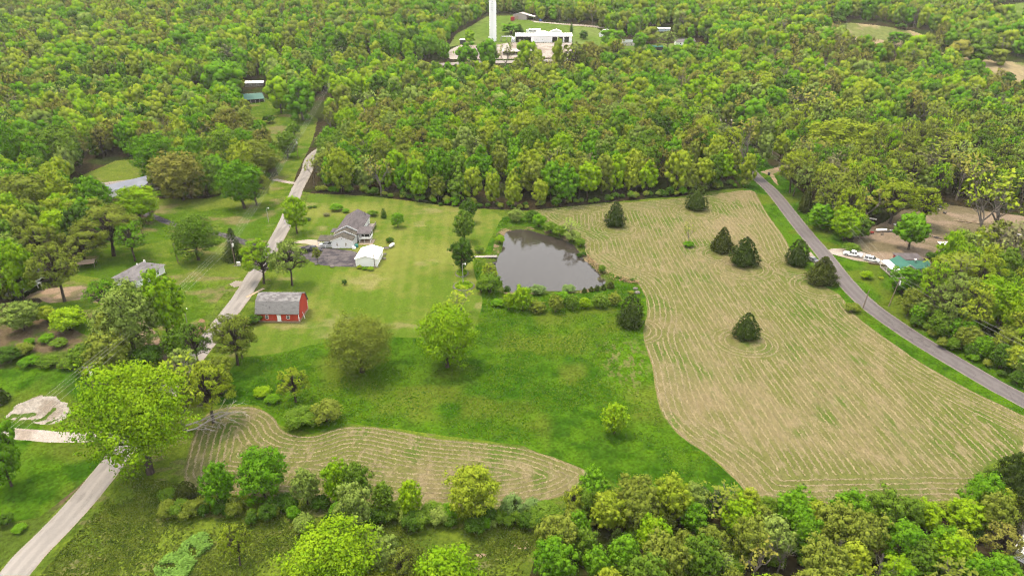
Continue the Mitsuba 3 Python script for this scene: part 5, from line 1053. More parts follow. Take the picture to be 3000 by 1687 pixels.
g = Site('garage', 'white metal garage with a plain gable front beside the parking pad', 'garage', -48.8, 209.8, -1.6)
W2 = g.add('wall', prism([(-3.6, -.7), (-3.6, 2.7), (0, 3.75), (3.6, 2.7), (3.6, -.7)], 'y', 0, 10.0), 'm_white_metal')
r = g.add('roof', prism(slab([(-3.95, 2.70), (0, 3.87), (3.95, 2.70)], .10), 'y', -.25, 10.3), 'm_white_metal')
g.add('fascia', prism(slab([(-3.95, 2.71), (0, 3.88), (3.95, 2.71)], .2), 'y', -.29, -.25), 'm_trim', of=r)
g.add('door', box(3.58, 3.65, 6.6, 7.6, -.2, 1.95), 'm_trim')
k = Site('bench', 'grey wooden bench beside the white tank', 'bench', *(-44.67, 224.70))
k.add('seat', box(-.9, .9, -.3, .3, .4, .5), 'm_grey_wood'); k.add('backrest', box(-.9, .9, .26, .34, .5, 1.0), 'm_grey_wood')
for x in (-.8, .7): k.add('leg', box(x, x + .1, -.25, .28, -.2, .4), 'm_grey_wood')

# ------------------------------------------------------------------ tanks
def propane(x, y, deg, L, label):
    s = Site('propane_tank', label, 'tank', x, y, deg)
    prof = np.array([[0, -L / 2], [.3, -L / 2 + .06], [.5, -L / 2 + .28], [.5, L / 2 - .28], [.3, L / 2 - .06], [0, L / 2]])
    m = trimesh.creation.revolve(prof, sections=14); v = np.array(m.vertices)[:, [2, 0, 1]] + [0, 0, .85]
    s.add('shell', (v, np.array(m.faces)), 'm_white_metal', smooth=40)
    s.add('valve_cover', rod((0, 0, 1.33), (0, 0, 1.5), .16), 'm_white_metal')
    for a in (-L * .3, L * .3): s.add('saddle', box(a - .1, a + .1, -.35, .35, -.3, .5), 'm_stone')
propane(*(-43.05, 226.99), 70, 3.2, 'white propane tank near the dark shrub behind the garage')
propane(*(-186.50, 288.65), 12, 4.0, 'white propane tank on the lawn left of the ranch house')
propane(*(140.26, 243.07), 8, 4.6, 'white rusty tank lying in the dirt yard')

# ------------------------------------------------------------------ ranch house
h = Site('ranch_house', 'white ranch house with a blue grey metal roof and two storey porch', 'house', -178.6, 289.0, 57.0)
# own axes: x along the ridge away from the viewer, y to the far side
w, r = gable(h, 0, 19.5, -4.2, 4.2, 2.75, 4.5, 'm_metal_blue', axis='x')
h.window(-1.6, 1.5, .8, 1.1, y=0.0, face='-x'); h.window(1.4, 1.5, .5, .8, y=0.0, face='-x')
for x in (2.5, 6.0): h.window(x, 1.5, 1.0, 1.1, y=-4.2)
h.add('foundation', box(.2, 19.3, -4.3, 4.3, -2.4, -.4), 'm_stone')
pw = h.add('porch', prism(slab([(10.6, 2.5), (14.8, 4.2), (19.0, 2.5)], .14), 'y', -9.2, -1.0), 'm_metal_blue')
h.add('gable', prism([(11.0, 2.45), (14.8, 4.0), (18.6, 2.45)], 'y', -9.0, -8.85), 'm_cream', of=pw)
h.add('floor', box(10.8, 18.8, -9.0, -4.25, -.15, .1), 'm_grey_wood', of=pw)
h.add('railing', box(10.8, 18.8, -9.05, -8.97, .2, 1.0), 'm_cream', of=pw)
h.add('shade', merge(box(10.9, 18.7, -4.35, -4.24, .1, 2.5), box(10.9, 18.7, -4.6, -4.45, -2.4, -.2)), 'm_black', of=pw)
for x in (10.85, 14.8, 18.65): h.add('post', box(x, x + .16, -9.0, -8.84, -2.6, 2.5), 'm_dark', of=pw)
h.add('patio', box(14.5, 19, -9.2, -4.7, -2.7, -2.3), 'm_tan', of=pw)
k = Site('shed', 'long low weathered board shed behind the ranch house', 'shed', *(-191.35, 297.56), 27)
k.add('wall', box(0, 30, 0, 3.4, -.4, 1.3), 'm_grey_wood'); k.add('roof', prism(slab([(-.3, 1.3), (3.8, 1.7)], .1), 'x', -.4, 30.4), 'm_grey_wood')
for i in range(6): k.add('roof__seam', box(4.7 * i + 3.5, 4.7 * i + 3.6, -.31, 3.75, 1.34, 1.55), 'm_dark')
f = Site('fence', 'pale board fence along the shed behind the ranch house', 'fence', *(-193.44, 288.86), 27)
for i in range(12): f.add('post', box(2.4 * i, 2.4 * i + .14, 0, .14, -.5, 1.3), 'm_trim')
for z in (.35, .75, 1.12): f.add('rail', box(0, 26.5, -.05, 0, z, z + .14), 'm_trim')

# ------------------------------------------------------------------ the other houses west of the lane
h = Site('house', 'grey hip roofed white house half hidden behind the big pale tree', 'house', -118.9, 198.6, -14)
h.add('wall', box(-4.1, 4.1, -6.2, 6.2, -.5, 2.75), 'm_siding')
rv = np.array([[-4.7, -6.8, 2.6], [4.7, -6.8, 2.6], [4.7, 6.8, 2.6], [-4.7, 6.8, 2.6], [0, -2.4, 4.6], [0, 2.4, 4.6]])
h.add('roof', (rv, np.array([[0, 1, 4], [1, 2, 5], [1, 5, 4], [2, 3, 5], [3, 0, 4], [3, 4, 5], [0, 2, 1], [0, 3, 2]])), 'm_shingle_grey')
h.add('vent', rod((-1.6, 1.5, 3.6), (-1.6, 1.5, 4.5), .18), 'm_trim'); h.add('vent', rod((-2.3, 5.4, 2.9), (-2.3, 5.4, 4.0), .4, .3), 'm_trim')
for x in (-2.4, 2.0): h.window(x, 1.4, 1.0, 1.1, y=-6.2)
h.window(-2, 1.4, 1.0, 1.1, y=4.1, face='+x'); h.window(3, 1.4, 1.0, 1.1, y=4.1, face='+x')
s = Site('shed', 'old tin roofed shed with an open side on the gravel drive', 'shed', -150.8, 192.5, -12)
s.add('wall', merge(box(-3.2, -3.05, 0, 7.2, -.4, 2.5), box(-3.05, 3.1, 7.05, 7.2, -.4, 2.9), box(-3.0, 3.0, 6.8, 7.0, -.4, 2.5)), 'm_siding')
s.add('roof', prism(slab([(-.3, 2.55), (7.6, 3.3)], .1), 'x', -3.7, 3.7), 'm_metal_old')
s.add('lean_to', prism(slab([(-7.6, 2.05), (-.25, 2.6)], .1), 'x', -1.2, 5.6), 'm_metal_old')
for x, y, z in ((3.2, .1, 2.5), (3.2, 7.0, 3.1), (5.4, -.5, 2.4), (5.4, -7.3, 1.9), (-1.0, -7.3, 1.9)): s.add('post', box(x - .08, x + .08, y - .08, y + .08, -.4, z), 'm_trim')
s.add('end_wall', box(-1.1, -.98, -7.2, -.3, -.4, 2.0), 'm_siding')
s = Site('pavilion', 'tan tarp roof on posts under the olive trees', 'pavilion', -141.6, 208.6, 20)
s.add('roof', prism(slab([(-2.2, 1.7), (0, 2.3), (2.2, 1.7)], .06), 'x', -2.6, 2.6), 'm_tan')
for x in (-2.4, 2.4):
    for y in (-2, 2): s.add('post', box(x - .06, x + .06, y - .06, y + .06, -.3, 1.75), 'm_grey_wood')
s = Site('open_shed', 'long green metal roofed open shed at the top of the grass corridor', 'shed', *(-180.74, 480.71), 25)
s.add('roof', prism(slab([(-.4, 2.8), (9.8, 5.3)], .14), 'x', -9.2, 9.2), 'm_metal_green_far')
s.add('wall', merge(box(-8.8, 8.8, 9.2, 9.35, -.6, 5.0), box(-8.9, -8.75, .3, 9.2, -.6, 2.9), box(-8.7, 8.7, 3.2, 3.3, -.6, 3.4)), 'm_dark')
for x in np.linspace(-8.8, 8.8, 7): s.add('post', box(x - .1, x + .1, -.1, .1, -.6, 2.75), 'm_trim')
def small_house(name, label, cat, px, deg, w, d, eave, ridge, roof, wall='m_siding', n=2, axis='x'):
    s = Site(name, label, cat, *px, deg)
    gable(s, -w / 2, w / 2, 0, d, eave, ridge, roof, .3, -1.0, wall, axis=axis)
    for i in range(n): s.window((i + .5) / n * w * .8 - w * .4, 1.5, .9, .9, y=0)
    return s
small_house('cottage', 'white roofed cottage behind the green roofed open shed', 'house', (-194.00, 527.67), 8, 13, 7, 2.6, 3.8, 'm_white_metal', 'm_grey_wood')
small_house('cottage', 'white gabled cottage in the clearing at the left', 'house', (-314.69, 522.87), 10, 10, 7, 2.6, 4.0, 'm_white_metal')
small_house('cottage', 'small white shed behind the olive tree at the lane', 'shed', (-124.44, 323.52), -8, 5, 4, 2.1, 3.0, 'm_shingle_grey', n=1)
small_house('cottage', 'white roofed cottage deep in the wood beyond the road', 'house', (191.18, 451.14), 12, 11, 8, 2.7, 4.4, 'm_white_metal')
small_house('cottage', 'white shed in the trees at the bottom right corner', 'shed', (86.37, 82.99), -50, 5, 4.5, 1.9, 2.6, 'm_white_metal', n=1)

# ------------------------------------------------------------------ green roofed house across the paved road
h = Site('house', 'small cream house with a green metal roof and white porch roof', 'house', 124.6, 201.2, -2.0)
gable(h, 3.2, 10.4, 0, 5.6, 2.6, 4.0, 'm_metal_green', .35, -.6, 'm_cream', axis='x')
gable(h, .1, 5.4, -1.0, 6.4, 2.6, 4.2, 'm_metal_green', .35, -.6, 'm_cream', axis='y')
h.window(8.6, 1.5, .7, .7, y=0); h.window(2.7, 1.6, .9, 1.0, y=-1.0)
pr = h.add('porch', prism(slab([(-2.3, 2.3), (-.05, 2.72)], .08), 'y', -1.6, 7.0), 'm_white_metal')
for y in (-1.4, 2.7, 6.8): h.add('post', box(-2.2, -2.08, y, y + .12, -.5, 2.25), 'm_trim', of=pr)
h.add('floor', box(-2.3, .08, -1.5, 6.9, -.3, .12), 'm_grey_wood', of=pr)
h.add('chimney', rod((6.0, 2.2, 3.4), (6.0, 2.2, 4.7), .2), 'm_chrome'); h.add('chimney', rod((6.0, 2.2, 4.7), (6.0, 2.2, 5.05), .42, .3), 'm_white')
s = Site('shed', 'flat grey roofed red shed behind the green roofed house', 'shed', 133.6, 212.0, -2)
s.add('wall', box(-3.8, 3.8, -2.2, 2.2, -.5, 2.25), 'm_red'); s.add('roof', prism(slab([(-2.6, 2.35), (2.6, 2.75)], .14), 'x', -4.1, 4.1), 'm_shingle')

# ------------------------------------------------------------------ far workshop, tower and cottages
t = Site('tower', 'tall round white tower rising beyond the wood', 'tower', *(-17.54, 661.88))
TR = 3.2; TH_ = 46.0
def ring_wall(r0, r1, z0, z1, n=28):
    m = trimesh.creation.revolve(np.array([[0, z0], [r0, z0], [r1, z1], [0, z1]]), sections=n); return np.array(m.vertices), np.array(m.faces)
t.add('shaft', ring_wall(TR, TR, -1.5, TH_), 'm_white_metal', smooth=30)
t.add('cap', ring_wall(TR - .1, TR - .8, TH_, TH_ + .9), 'm_white_metal', smooth=30)
a = np.arange(16) * 2 * np.pi / 16
t.add('railing', merge(*[rod((2.3 * math.cos(q), 2.3 * math.sin(q), TH_ + .7), (2.3 * math.cos(q), 2.3 * math.sin(q), TH_ + 2.1), .06, sides=4) for q in a], *[rod((2.3 * math.cos(q), 2.3 * math.sin(q), TH_ + z), (2.3 * math.cos(q + .393), 2.3 * math.sin(q + .393), TH_ + z), .06, sides=4) for q in a for z in (1.4, 2.1)]), 'm_chrome')
for i in range(3): t.add('antenna', box(-1.9 + 1.7 * i, -1.3 + 1.7 * i, -2.5, -2.25, TH_ + .8, TH_ + 2.6), 'm_grey_wood')
for i in range(9):
    q = -math.pi / 2 - .09
    t.add('lettering', box(TR * math.cos(q) - .32, TR * math.cos(q) + .32, -TR - .03, -TR + .12, TH_ - 5.0 - 1.75 * i - 1.05, TH_ - 5.0 - 1.75 * i) if i % 3 else merge(box(TR * math.cos(q) - .3, TR * math.cos(q) + .3, -TR - .03, -TR + .12, TH_ - 5.35 - 1.75 * i, TH_ - 5.0 - 1.75 * i), box(TR * math.cos(q) - .3, TR * math.cos(q) - .05, -TR - .03, -TR + .12, TH_ - 6.1 - 1.75 * i, TH_ - 5.36 - 1.75 * i)), 'm_faded')
t.add('ladder', merge(rod((TR + .12, -.3, 0), (TR + .12, -.3, TH_), .06, sides=4), rod((TR + .12, .3, 0), (TR + .12, .3, TH_), .06, sides=4)), 'm_chrome')
t.add('panel_box', box(-TR - .9, -TR - .05, -.6, .6, -1, 4.2), 'm_trim')
mat('m_faded', (0.42, 0.43, 0.45), 0.6)
w = Site('workshop', 'long white workshop with open dark bays and three white roller doors', 'workshop', 3.2, 657.0, -0.2, z=gz(28, 657) - .2)
L, D = 51.4, 12.0
w.add('back_wall', merge(box(0, L, D - .3, D, -1, 7.0), box(0, .3, 0, D - .3, -1, 5.6), box(L - .3, L, 0, D - .3, -1, 5.6), box(14.3, 14.5, .3, D - .3, -1, 5.5), box(33.0, 33.2, .3, D - .3, -1, 5.5)), 'm_white_metal')
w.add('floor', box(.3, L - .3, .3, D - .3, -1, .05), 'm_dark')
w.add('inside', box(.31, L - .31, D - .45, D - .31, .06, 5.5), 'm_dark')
w.add('roof', prism(slab([(-.4, 5.75), (D / 2, 7.9), (D + .4, 7.2)], .25), 'x', -.4, L + .4), 'm_white_metal')
seg = [(14.1, 16.9), (21.7, 22.4), (26.9, 27.6), (32.4, 33.4), (37.9, 38.9), (43.2, 44.4), (48.7, L)]
for a_, b_ in seg: w.add('wall', box(a_, b_, 0, .28, -1, 5.5), 'm_white_metal')
w.add('lintel', merge(box(0, L, -.02, .26, 4.95, 5.55)), 'm_white_metal')
w.add('post', box(7.0, 7.3, 0, .25, -1, 5.0), 'm_grey_wood')
for a_, b_ in ((16.9, 21.7), (22.4, 26.9), (27.6, 32.4)):
    dk = w.add('door', box(a_ + .02, b_ - .02, .08, .2, -1, 4.9), 'm_white')
    w.add('window', box((a_ + b_) / 2 - .5, (a_ + b_) / 2 + .5, .04, .1, 2.3, 2.7), 'm_grey_wood', of=dk)
k = Site('crate', 'pinkish box standing in the left dark bay of the workshop', 'box', 7.3, 658.5, z=w.z + .05); k.add('body', box(-1.1, 1.1, -1, 1, 0, 2.6), 'm_pink_grey'); k.add('base', box(-.8, .8, -.8, .8, -.6, 0), 'm_red')
k = Site('frame_shelter', 'open post and beam frame left of the workshop', 'frame', -9.3, 658.5, z=w.z)
for x in (-1.4, 0, 4.3, 8.9): k.add('post', box(x - .2, x + .2, -.2, .2, -1, 4.8), 'm_grey_wood')
for x in (0, 8.9): k.add('post', box(x - .2, x + .2, 6, 6.4, -1, 4.8), 'm_grey_wood')
k.add('beam', merge(box(-.3, 9.2, -.25, .25, 4.8, 5.2), box(-.3, 9.2, 5.95, 6.45, 4.8, 5.2)), 'm_trim')
k = Site('truck', 'white box truck parked at the left end of the workshop', 'truck', .9, 659.0, z=w.z)
k.add('body', box(-1.7, 1.5, 0, 6, 1.2, 4.3), 'm_white'); k.add('cab', box(-1.6, 1.4, -1.9, -.05, .7, 2.9), 'm_car_white'); k.add('windshield', box(-1.4, 1.2, -1.94, -1.9, 1.8, 2.6), 'm_glass')
for x in (-1.6, 1.2):
    for y in (-1.2, 4.5): k.add('wheel', rod((x - .15, y, .4), (x + .2, y, .4), .5, sides=12), 'm_rubber')
s = Site('camper', 'white camper trailer parked behind the workshop', 'trailer', 20.5, 694.0, -3)
s.add('body', prism([(-7, .8), (-7, 2.9), (-4.6, 2.9), (-4.6, 4.0), (7, 4.0), (7, .8)], 'y', 0, 3), 'm_white'); s.add('window', box(-4.3, -1, -.04, .0, 1.6, 2.7), 'm_car_grey'); s.add('window', box(0, 4, -.04, .0, 1.9, 2.6), 'm_car_grey'); s.add('awning', prism(slab([(-2.0, 2.9), (0, 3.3)], .1), 'x', -1, 5), 'm_white')
for x in (-.6, .6): s.add('wheel', rod((x, -.02, .3), (x, .25, .3), .42, sides=12), 'm_rubber')
s = small_house('cottage', 'white hipped cottage behind the right half of the workshop', 'house', (41.5, 681.0), -3, 10, 8, 4.3, 6.2, 'm_white_metal', axis='y')
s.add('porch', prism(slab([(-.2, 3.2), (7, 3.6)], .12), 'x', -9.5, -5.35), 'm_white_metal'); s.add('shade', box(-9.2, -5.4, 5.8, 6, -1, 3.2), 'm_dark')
s.add('side_porch', box(5.35, 8.0, 0.5, 6, -1, 2.6), 'm_grey_wood')
small_house('shed', 'white shed with dark openings behind the workshop', 'shed', (27.5, 682.0), -3, 9, 6, 3.2, 4.6, 'm_white_metal', n=3)
k = Site('pavilion', 'long low pinkish roofed pole shelter by the far road', 'shed', *(5.66, 598.32), 1)
k.add('roof', prism(slab([(-.4, 2.7), (8.4, 4.2)], .2), 'x', -14, 13), 'm_pink_grey')
for x in np.linspace(-13.5, 12.5, 6): k.add('post', box(x - .15, x + .15, -.15, .15, -1.2, 2.7), 'm_trim')
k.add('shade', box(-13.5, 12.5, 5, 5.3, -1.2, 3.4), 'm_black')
h = Site('barn', 'brown metal barn with a white lean-to on the far pasture', 'barn', *(6.53, 748.29), -14)
gable(h, -5.5, 8.5, 0, 13, 4.6, 6.4, 'm_pink_grey', .4, -1.5, 'm_pink_grey', axis='y')
h.add('lean_to', prism(slab([(8.9, 4.4), (16, 2.9)], .15), 'y', 1.0, 12.0), 'm_white_metal')
for y in (1.3, 11.7): h.add('post', box(15.6, 15.9, y, y + .3, -1.5, 2.9), 'm_grey_wood')
h.add('door', box(-3.5, 0, -.06, .02, -1, 3.4), 'm_tan')
k = Site('trailer', 'small red box trailer in front of the brown barn', 'trailer', *(0.81, 740.80), 5)
k.add('body', box(-1.9, 1.9, 0, 4, .5, 3.8), 'm_red')
for x in (-1.95, 1.7): k.add('wheel', rod((x, 1.8, .3), (x + .25, 1.8, .3), .45, sides=10), 'm_rubber')
k = Site('tractor', 'small blue tractor by the far drive', 'tractor', *(29.84, 738.74))
k.add('hood', box(-2.2, .2, -.6, .6, .7, 1.7), 'm_blue'); k.add('cab', box(.2, 1.6, -.8, .8, .7, 2.6), 'm_glass')
for x, r_ in ((-1.6, .5), (1.0, .85)):
    for y in (-.95, .75): k.add('wheel', rod((x, y, r_ - .1), (x, y + .25, r_ - .1), r_, sides=12), 'm_rubber')
small_house('cottage', 'white cottage with a grey roof far right of the workshop', 'house', (155.63, 644.83), 3, 17, 7, 2.9, 5.0, 'm_shingle_grey', n=3)
small_house('cottage', 'pale blue mobile home with a white roof among far trees', 'house', (145.02, 700.56), 0, 16, 6, 2.7, 3.4, 'm_white_metal', 'm_blue_pale')
mat('m_blue_pale', (0.32, 0.40, 0.44), 0.7)
small_house('cottage', 'white gabled house end beyond the round dark tree', 'house', (85.28, 678.81), -35, 8, 9, 3.2, 6.8, 'm_white_metal', axis='y')
small_house('shed', 'grey green metal roofed shed among the far cottages', 'shed', (103.50, 635.79), 4, 10, 8, 2.7, 4.6, 'm_metal_old', 'm_cream')
small_house('shed', 'teal roofed low shed among the far trees', 'shed', (123.74, 615.78), 2, 12, 6, 2.4, 3.4, 'm_metal_green', 'm_dark', n=0)
small_house('shed', 'white roofed shed lowest among the far cottages', 'shed', (113.71, 596.70), 4, 8, 6, 2.3, 3.1, 'm_white_metal', n=1)
small_house('shed', 'small white shed at the left end of the gravel yard', 'shed', (-44.27, 645.44), 0, 5, 5, 3.6, 4.2, 'm_white_metal', 'm_dark', n=0)
small_house('cottage', 'white roofed cottage at the wood edge left of the pale road', 'house', (-130.46, 569.94), 10, 10, 6, 2.7, 3.8, 'm_white_metal')
# ------------------------------------------------------------------ vehicles
def car(kind, label, x, y, deg, paint, category='car', z=None):
    """length along x, nose at +x"""
    s = Site({'pickup': 'pickup_truck', 'wagon': 'wagon', 'sedan': 'parked_car'}[kind], label, category, x, y, deg, z)
    half = {'pickup': 2.95, 'wagon': 2.4, 'sedan': 2.35}[kind]; wd = {'pickup': .98, 'wagon': .93, 'sedan': .9}[kind]
    up = {'pickup': 1.12, 'wagon': .98, 'sedan': .88}[kind]; top = {'pickup': 1.92, 'wagon': 1.72, 'sedan': 1.44}[kind]
    low = {'pickup': .45, 'wagon': .32, 'sedan': .26}[kind]; wr = {'pickup': .41, 'wagon': .36, 'sedan': .33}[kind]
    fx = half - {'pickup': 1.0, 'wagon': .9, 'sedan': .88}[kind]; rx = -half + {'pickup': 1.15, 'wagon': .85, 'sedan': .85}[kind]
    def arch(c): return [(c + (wr + .09) * math.cos(t), wr + (wr + .09) * math.sin(t)) for t in np.linspace(0, math.pi, 9)]
    body = [(half - .06, low)] + arch(fx) + arch(rx) + [(-half + .04, low), (-half, low + .25), (-half + .03, up - .06), (-half + .12, up), (half - 1.55, up + .02), (half - .35, up - .10), (half - .04, up - .24), (half, low + .30)]
    prof = Polygon(body).buffer(0)
    m = trimesh.creation.extrude_polygon(prof, 2 * wd, engine='earcut'); v = np.array(m.vertices); v = np.stack([v[:, 0], v[:, 2] - wd, v[:, 1]], 1)
    v[:, 1] *= np.where(v[:, 2] > up - .12, .95, 1.0)
    s.add('body', (v, np.array(m.faces)[:, ::-1]), paint, smooth=35)
    if kind == 'pickup': cab = [(half - 1.75, up), (half - 2.45, top), (half - 4.0, top), (half - 4.2, up)]
    elif kind == 'wagon': cab = [(half - 1.2, up), (half - 1.95, top), (-half + .5, top - .04), (-half + .1, up)]
    else: cab = [(half - 1.25, up), (half - 2.0, top), (-half + 1.35, top), (-half + .55, up)]
    def frustum(pr, w0, w1):
        c = trimesh.creation.extrude_polygon(Polygon(pr), 2.0, engine='earcut'); q = np.array(c.vertices)
        k = np.clip((q[:, 1] - up) / (top - up), 0, 1); return np.stack([q[:, 0], (q[:, 2] - 1) * (w0 + (w1 - w0) * k), q[:, 1]], 1), np.array(c.faces)[:, ::-1]
    s.add('cabin', frustum(cab, wd * .94, wd * .74), 'm_glass')
    (ax, az), (bx, bz), (cx, cz), (dx, dz) = cab
    s.add('roof', frustum([(bx + .08, top - .1), (bx, top + .03), (cx, cz + .03), (cx - .05, cz - .1)], wd * .97, wd * .77), paint, smooth=35)
    for px in ((ax + bx) / 2 - .55, (bx + cx) / 2 - .2): s.add('pillar', frustum([(px - .07, up), (px - .07, top - .05), (px + .07, top - .05), (px + .07, up)], wd * .955, wd * .755), paint)
    if kind == 'pickup':
        s.add('cargo_bed', merge(box(-half + .1, half - 4.25, -wd * .82, wd * .82, up - .02, up + .012)), 'm_bed' if paint != 'm_car_black' else 'm_dark')
        s.add('bed_rail', merge(box(-half + .05, half - 4.2, -wd * .95, -wd * .82, up, up + .1), box(-half + .05, half - 4.2, wd * .82, wd * .95, up, up + .1), box(-half + .02, -half + .12, -wd * .82, wd * .82, up - .1, up + .1)), paint)
    for xx in (fx, rx):
        for sy in (-1, 1):
            k = s.add('wheel', rod((xx, sy * (wd - .24), wr), (xx, sy * (wd + .01), wr), wr, sides=16), 'm_rubber')
            s.add('rim', rod((xx, sy * (wd - .1), wr), (xx, sy * (wd + .025), wr), wr * .6, sides=12), 'm_chrome', of=k)
    for sy in (-1, 1):
        s.add('headlight', box(half - .10, half + .005, sy * wd * .72 - .16, sy * wd * .72 + .16, up - .42, up - .24), 'm_chrome')
        s.add('tail_light', box(-half - .01, -half + .08, sy * wd * .8 - .1, sy * wd * .8 + .1, up - .4, up - .15), 'm_red_lamp')
    s.add('bumper', merge(box(half - .05, half + .06, -wd * .92, wd * .92, low + .05, low + .24), box(-half - .06, -half + .05, -wd * .92, wd * .92, low + .05, low + .24)), 'm_chrome' if kind == 'pickup' else 'm_dark')
    return s
mat('m_bed', (0.45, 0.46, 0.47), .6)
car('pickup', 'white crew cab pickup truck on the gravel driveway nearest the road', 118.0, 218.2, 150, 'm_car_white', 'pickup truck')
car('wagon', 'white wagon parked behind the white pickup truck', 122.4, 213.6, -35, 'm_car_white', 'car')
car('sedan', 'dark grey car half hidden behind the roadside cedar', *(101.85, 213.43), 118, 'm_car_grey')
car('pickup', 'black pickup truck at the edge of the parking pad', *(-70.06, 223.41), -3, 'm_car_black', 'pickup truck')
car('sedan', 'white car parked inside the carport of the white house', -66.9, 228.4, 180, 'm_car_white')
car('wagon', 'white vehicle on the drive in the left wood clearing', *(-279.27, 512.85), 80, 'm_car_white')
car('pickup', 'dark pickup truck in the wood clearing beyond the road', *(234.32, 417.02), 170, 'm_car_black', 'pickup truck')
car('sedan', 'pale car beside the dark truck in the wood clearing', *(248.14, 421.29), 160, 'm_car_white')
car('wagon', 'dark vehicle in the clearing beside the green roofed shed', *(-220.36, 511.64), 10, 'm_car_grey')
t = Site('trailer', 'black flat trailer hitched behind the black pickup truck', 'trailer', *(-71.42, 222.70), -3)
t.add('bed', box(-3.2, -.2, -1.0, 1.0, .55, .75), 'm_black'); t.add('side_rail', merge(box(-3.2, -.2, -1.02, -.94, .75, 1.15), box(-3.2, -.2, .94, 1.02, .75, 1.15), box(-3.22, -3.12, -.93, .93, .75, 1.15)), 'm_black')
for y in (-1.2, 1.0): t.add('wheel', rod((-1.7, y, .32), (-1.7, y + .2, .32), .34, sides=12), 'm_rubber')

# ------------------------------------------------------------------ poles, lamps and wires
def pole(x, y, hgt, label, arm=2.4, deg=0, transformer=False, lean=(0, 0), name='utility_pole', cat='utility pole'):
    s = Site(name, label, cat, x, y, deg)
    top = (lean[0], lean[1], hgt)
    s.add('post', rod((0, 0, -.5), top, .17, .11, 8), 'm_wood_pole', smooth=40)
    if arm:
        z = hgt - .45; lx, ly = lean
        s.add('crossarm', box(lx - arm / 2, lx + arm / 2, ly - .2, ly - .09, z - .07, z + .07), 'm_grey_wood')
        for q in (-arm / 2 + .12, 0.0, arm / 2 - .12): s.add('insulator', rod((lx + q, ly - .145, z + .075), (lx + q, ly - .145, z + .30), .055, .04, 6), 'm_trim')
    if transformer:
        k = s.add('transformer', rod((lean[0] * .8 + .42, lean[1] * .8, hgt - 2.6), (lean[0] * .8 + .42, lean[1] * .8, hgt - 1.5), .27, .27, 12), 'm_trim', smooth=40)
        s.add('bracket', box(lean[0] * .8 + .1, lean[0] * .8 + .2, -.05, .05, hgt - 2.3, hgt - 1.8), 'm_chrome', of=k)
    return s
LINE = [(-106.0, 62.0), (-85.40, 123.25), (-93.2, 210.6), (-113.7, 356.5), (-128.9, 493.9), (-141.0, 600.0)]
LINE[1] = (-95.5, 131.0)
HG = [9.6, 9.6, 9.4, 10.6, 9.5, 9.5]
pole(*LINE[1], HG[1], 'wooden utility pole with crossarm rising from the huge lime tree', deg=0, transformer=True)
pole(*LINE[2], HG[2], 'wooden utility pole with a white transformer in front of the spruce', transformer=True)
pole(*LINE[3], HG[3], 'wooden utility pole where the lane enters the wood', transformer=True)
pole(*LINE[4], HG[4], 'wooden utility pole farthest up the grass corridor')
pole(*(-133.20, 230.64), 7.4, 'bare leaning wooden pole on the lawn below the ranch house', arm=0, lean=(-.5, 0), name='bare_pole', cat='pole')
pole(*(-112.88, 211.95), 7.2, 'bare wooden pole beside the spreading lawn tree', arm=0, lean=(-.35, 0), name='bare_pole', cat='pole')
pole(*(-45.60, 208.02), 7.3, 'bare wooden pole standing in front of the white garage', arm=0, lean=(-.25, 0), name='bare_pole', cat='pole')
EAST = [(131.0, 352.5), (127.0, 268.0), (110.7, 178.8), (137.0, 105.0)]
pole(*EAST[0], 9.2, 'wooden utility pole at the bend of the paved road')
pole(*EAST[1], 9.2, 'wooden utility pole behind the dark cedar across the paved road')
pole(*EAST[2], 9.6, 'leaning wooden utility pole with a transformer beside the paved road', transformer=True, lean=(1.4, 0))
pole(*(102.68, 177.79), 6.0, 'thin bare pole at the edge of the paved road', arm=0, lean=(.6, 0), name='bare_pole', cat='pole')
pole(*(-71.02, 777.11), 12, 'distant pole left of the white tower', arm=0, name='bare_pole', cat='pole')
pole(*(47.70, 727.01), 13, 'distant utility pole behind the far pasture', arm=2.4)
def lamp(x, y, hgt, label, reach, deg):
    s = Site('lamp_post', label, 'lamp post', x, y, deg)
    s.add('post', rod((0, 0, -.3), (0, 0, hgt), .11, .08, 8), 'm_dock_wood', smooth=40)
    s.add('arm', merge(rod((0, 0, hgt - .1), (reach * .6, 0, hgt + .12), .05, sides=6), rod((reach * .6, 0, hgt + .12), (reach, 0, hgt + .08), .05, sides=6)), 'm_chrome')
    s.add('lamp', rod((reach, 0, hgt + .12), (reach, 0, hgt - .2), .16, .26, 10), 'm_white')
lamp(*(-15.53, 196.18), 6.9, 'tall pale lamp post standing in the stone ringed flower bed', .9, 0)
lamp(*(-90.54, 167.48), 5.2, 'lamp post beside the lane above the orange clay', .7, 10)
lamp(*(-95.90, 253.60), 6.0, 'lamp post by the ditch on the lane opposite the white house', .8, 5)
def wire(points, label, group, sag=.9, r=.022):
    key = thing('power_line', label, 'power line', group)
    out = []
    for a_, b_ in zip(points[:-1], points[1:]):
        a_, b_ = np.array(a_), np.array(b_); u = np.linspace(0, 1, 15)[:, None]
        p = a_ * (1 - u) + b_ * u; p[:, 2] -= 4 * sag * (u * (1 - u))[:, 0]
        v, f, n = tube(p, r, 3); out.append((v, f))
    scene[key] = mikit.ply(merge(*out), 'm_wire')
mat('m_wire', (0.26, 0.27, 0.25), .5)
for q, dz, lab in ((-1.1, -.15, 'left outer'), (0.0, -.15, 'middle'), (1.1, -.15, 'right outer'), (0.15, -2.4, 'lowest')):
    wire([(x + q, y - .14, gz(x, y) + hh + dz) for (x, y), hh in zip(LINE, HG)], f'{lab} wire of the power line along the lane', None)
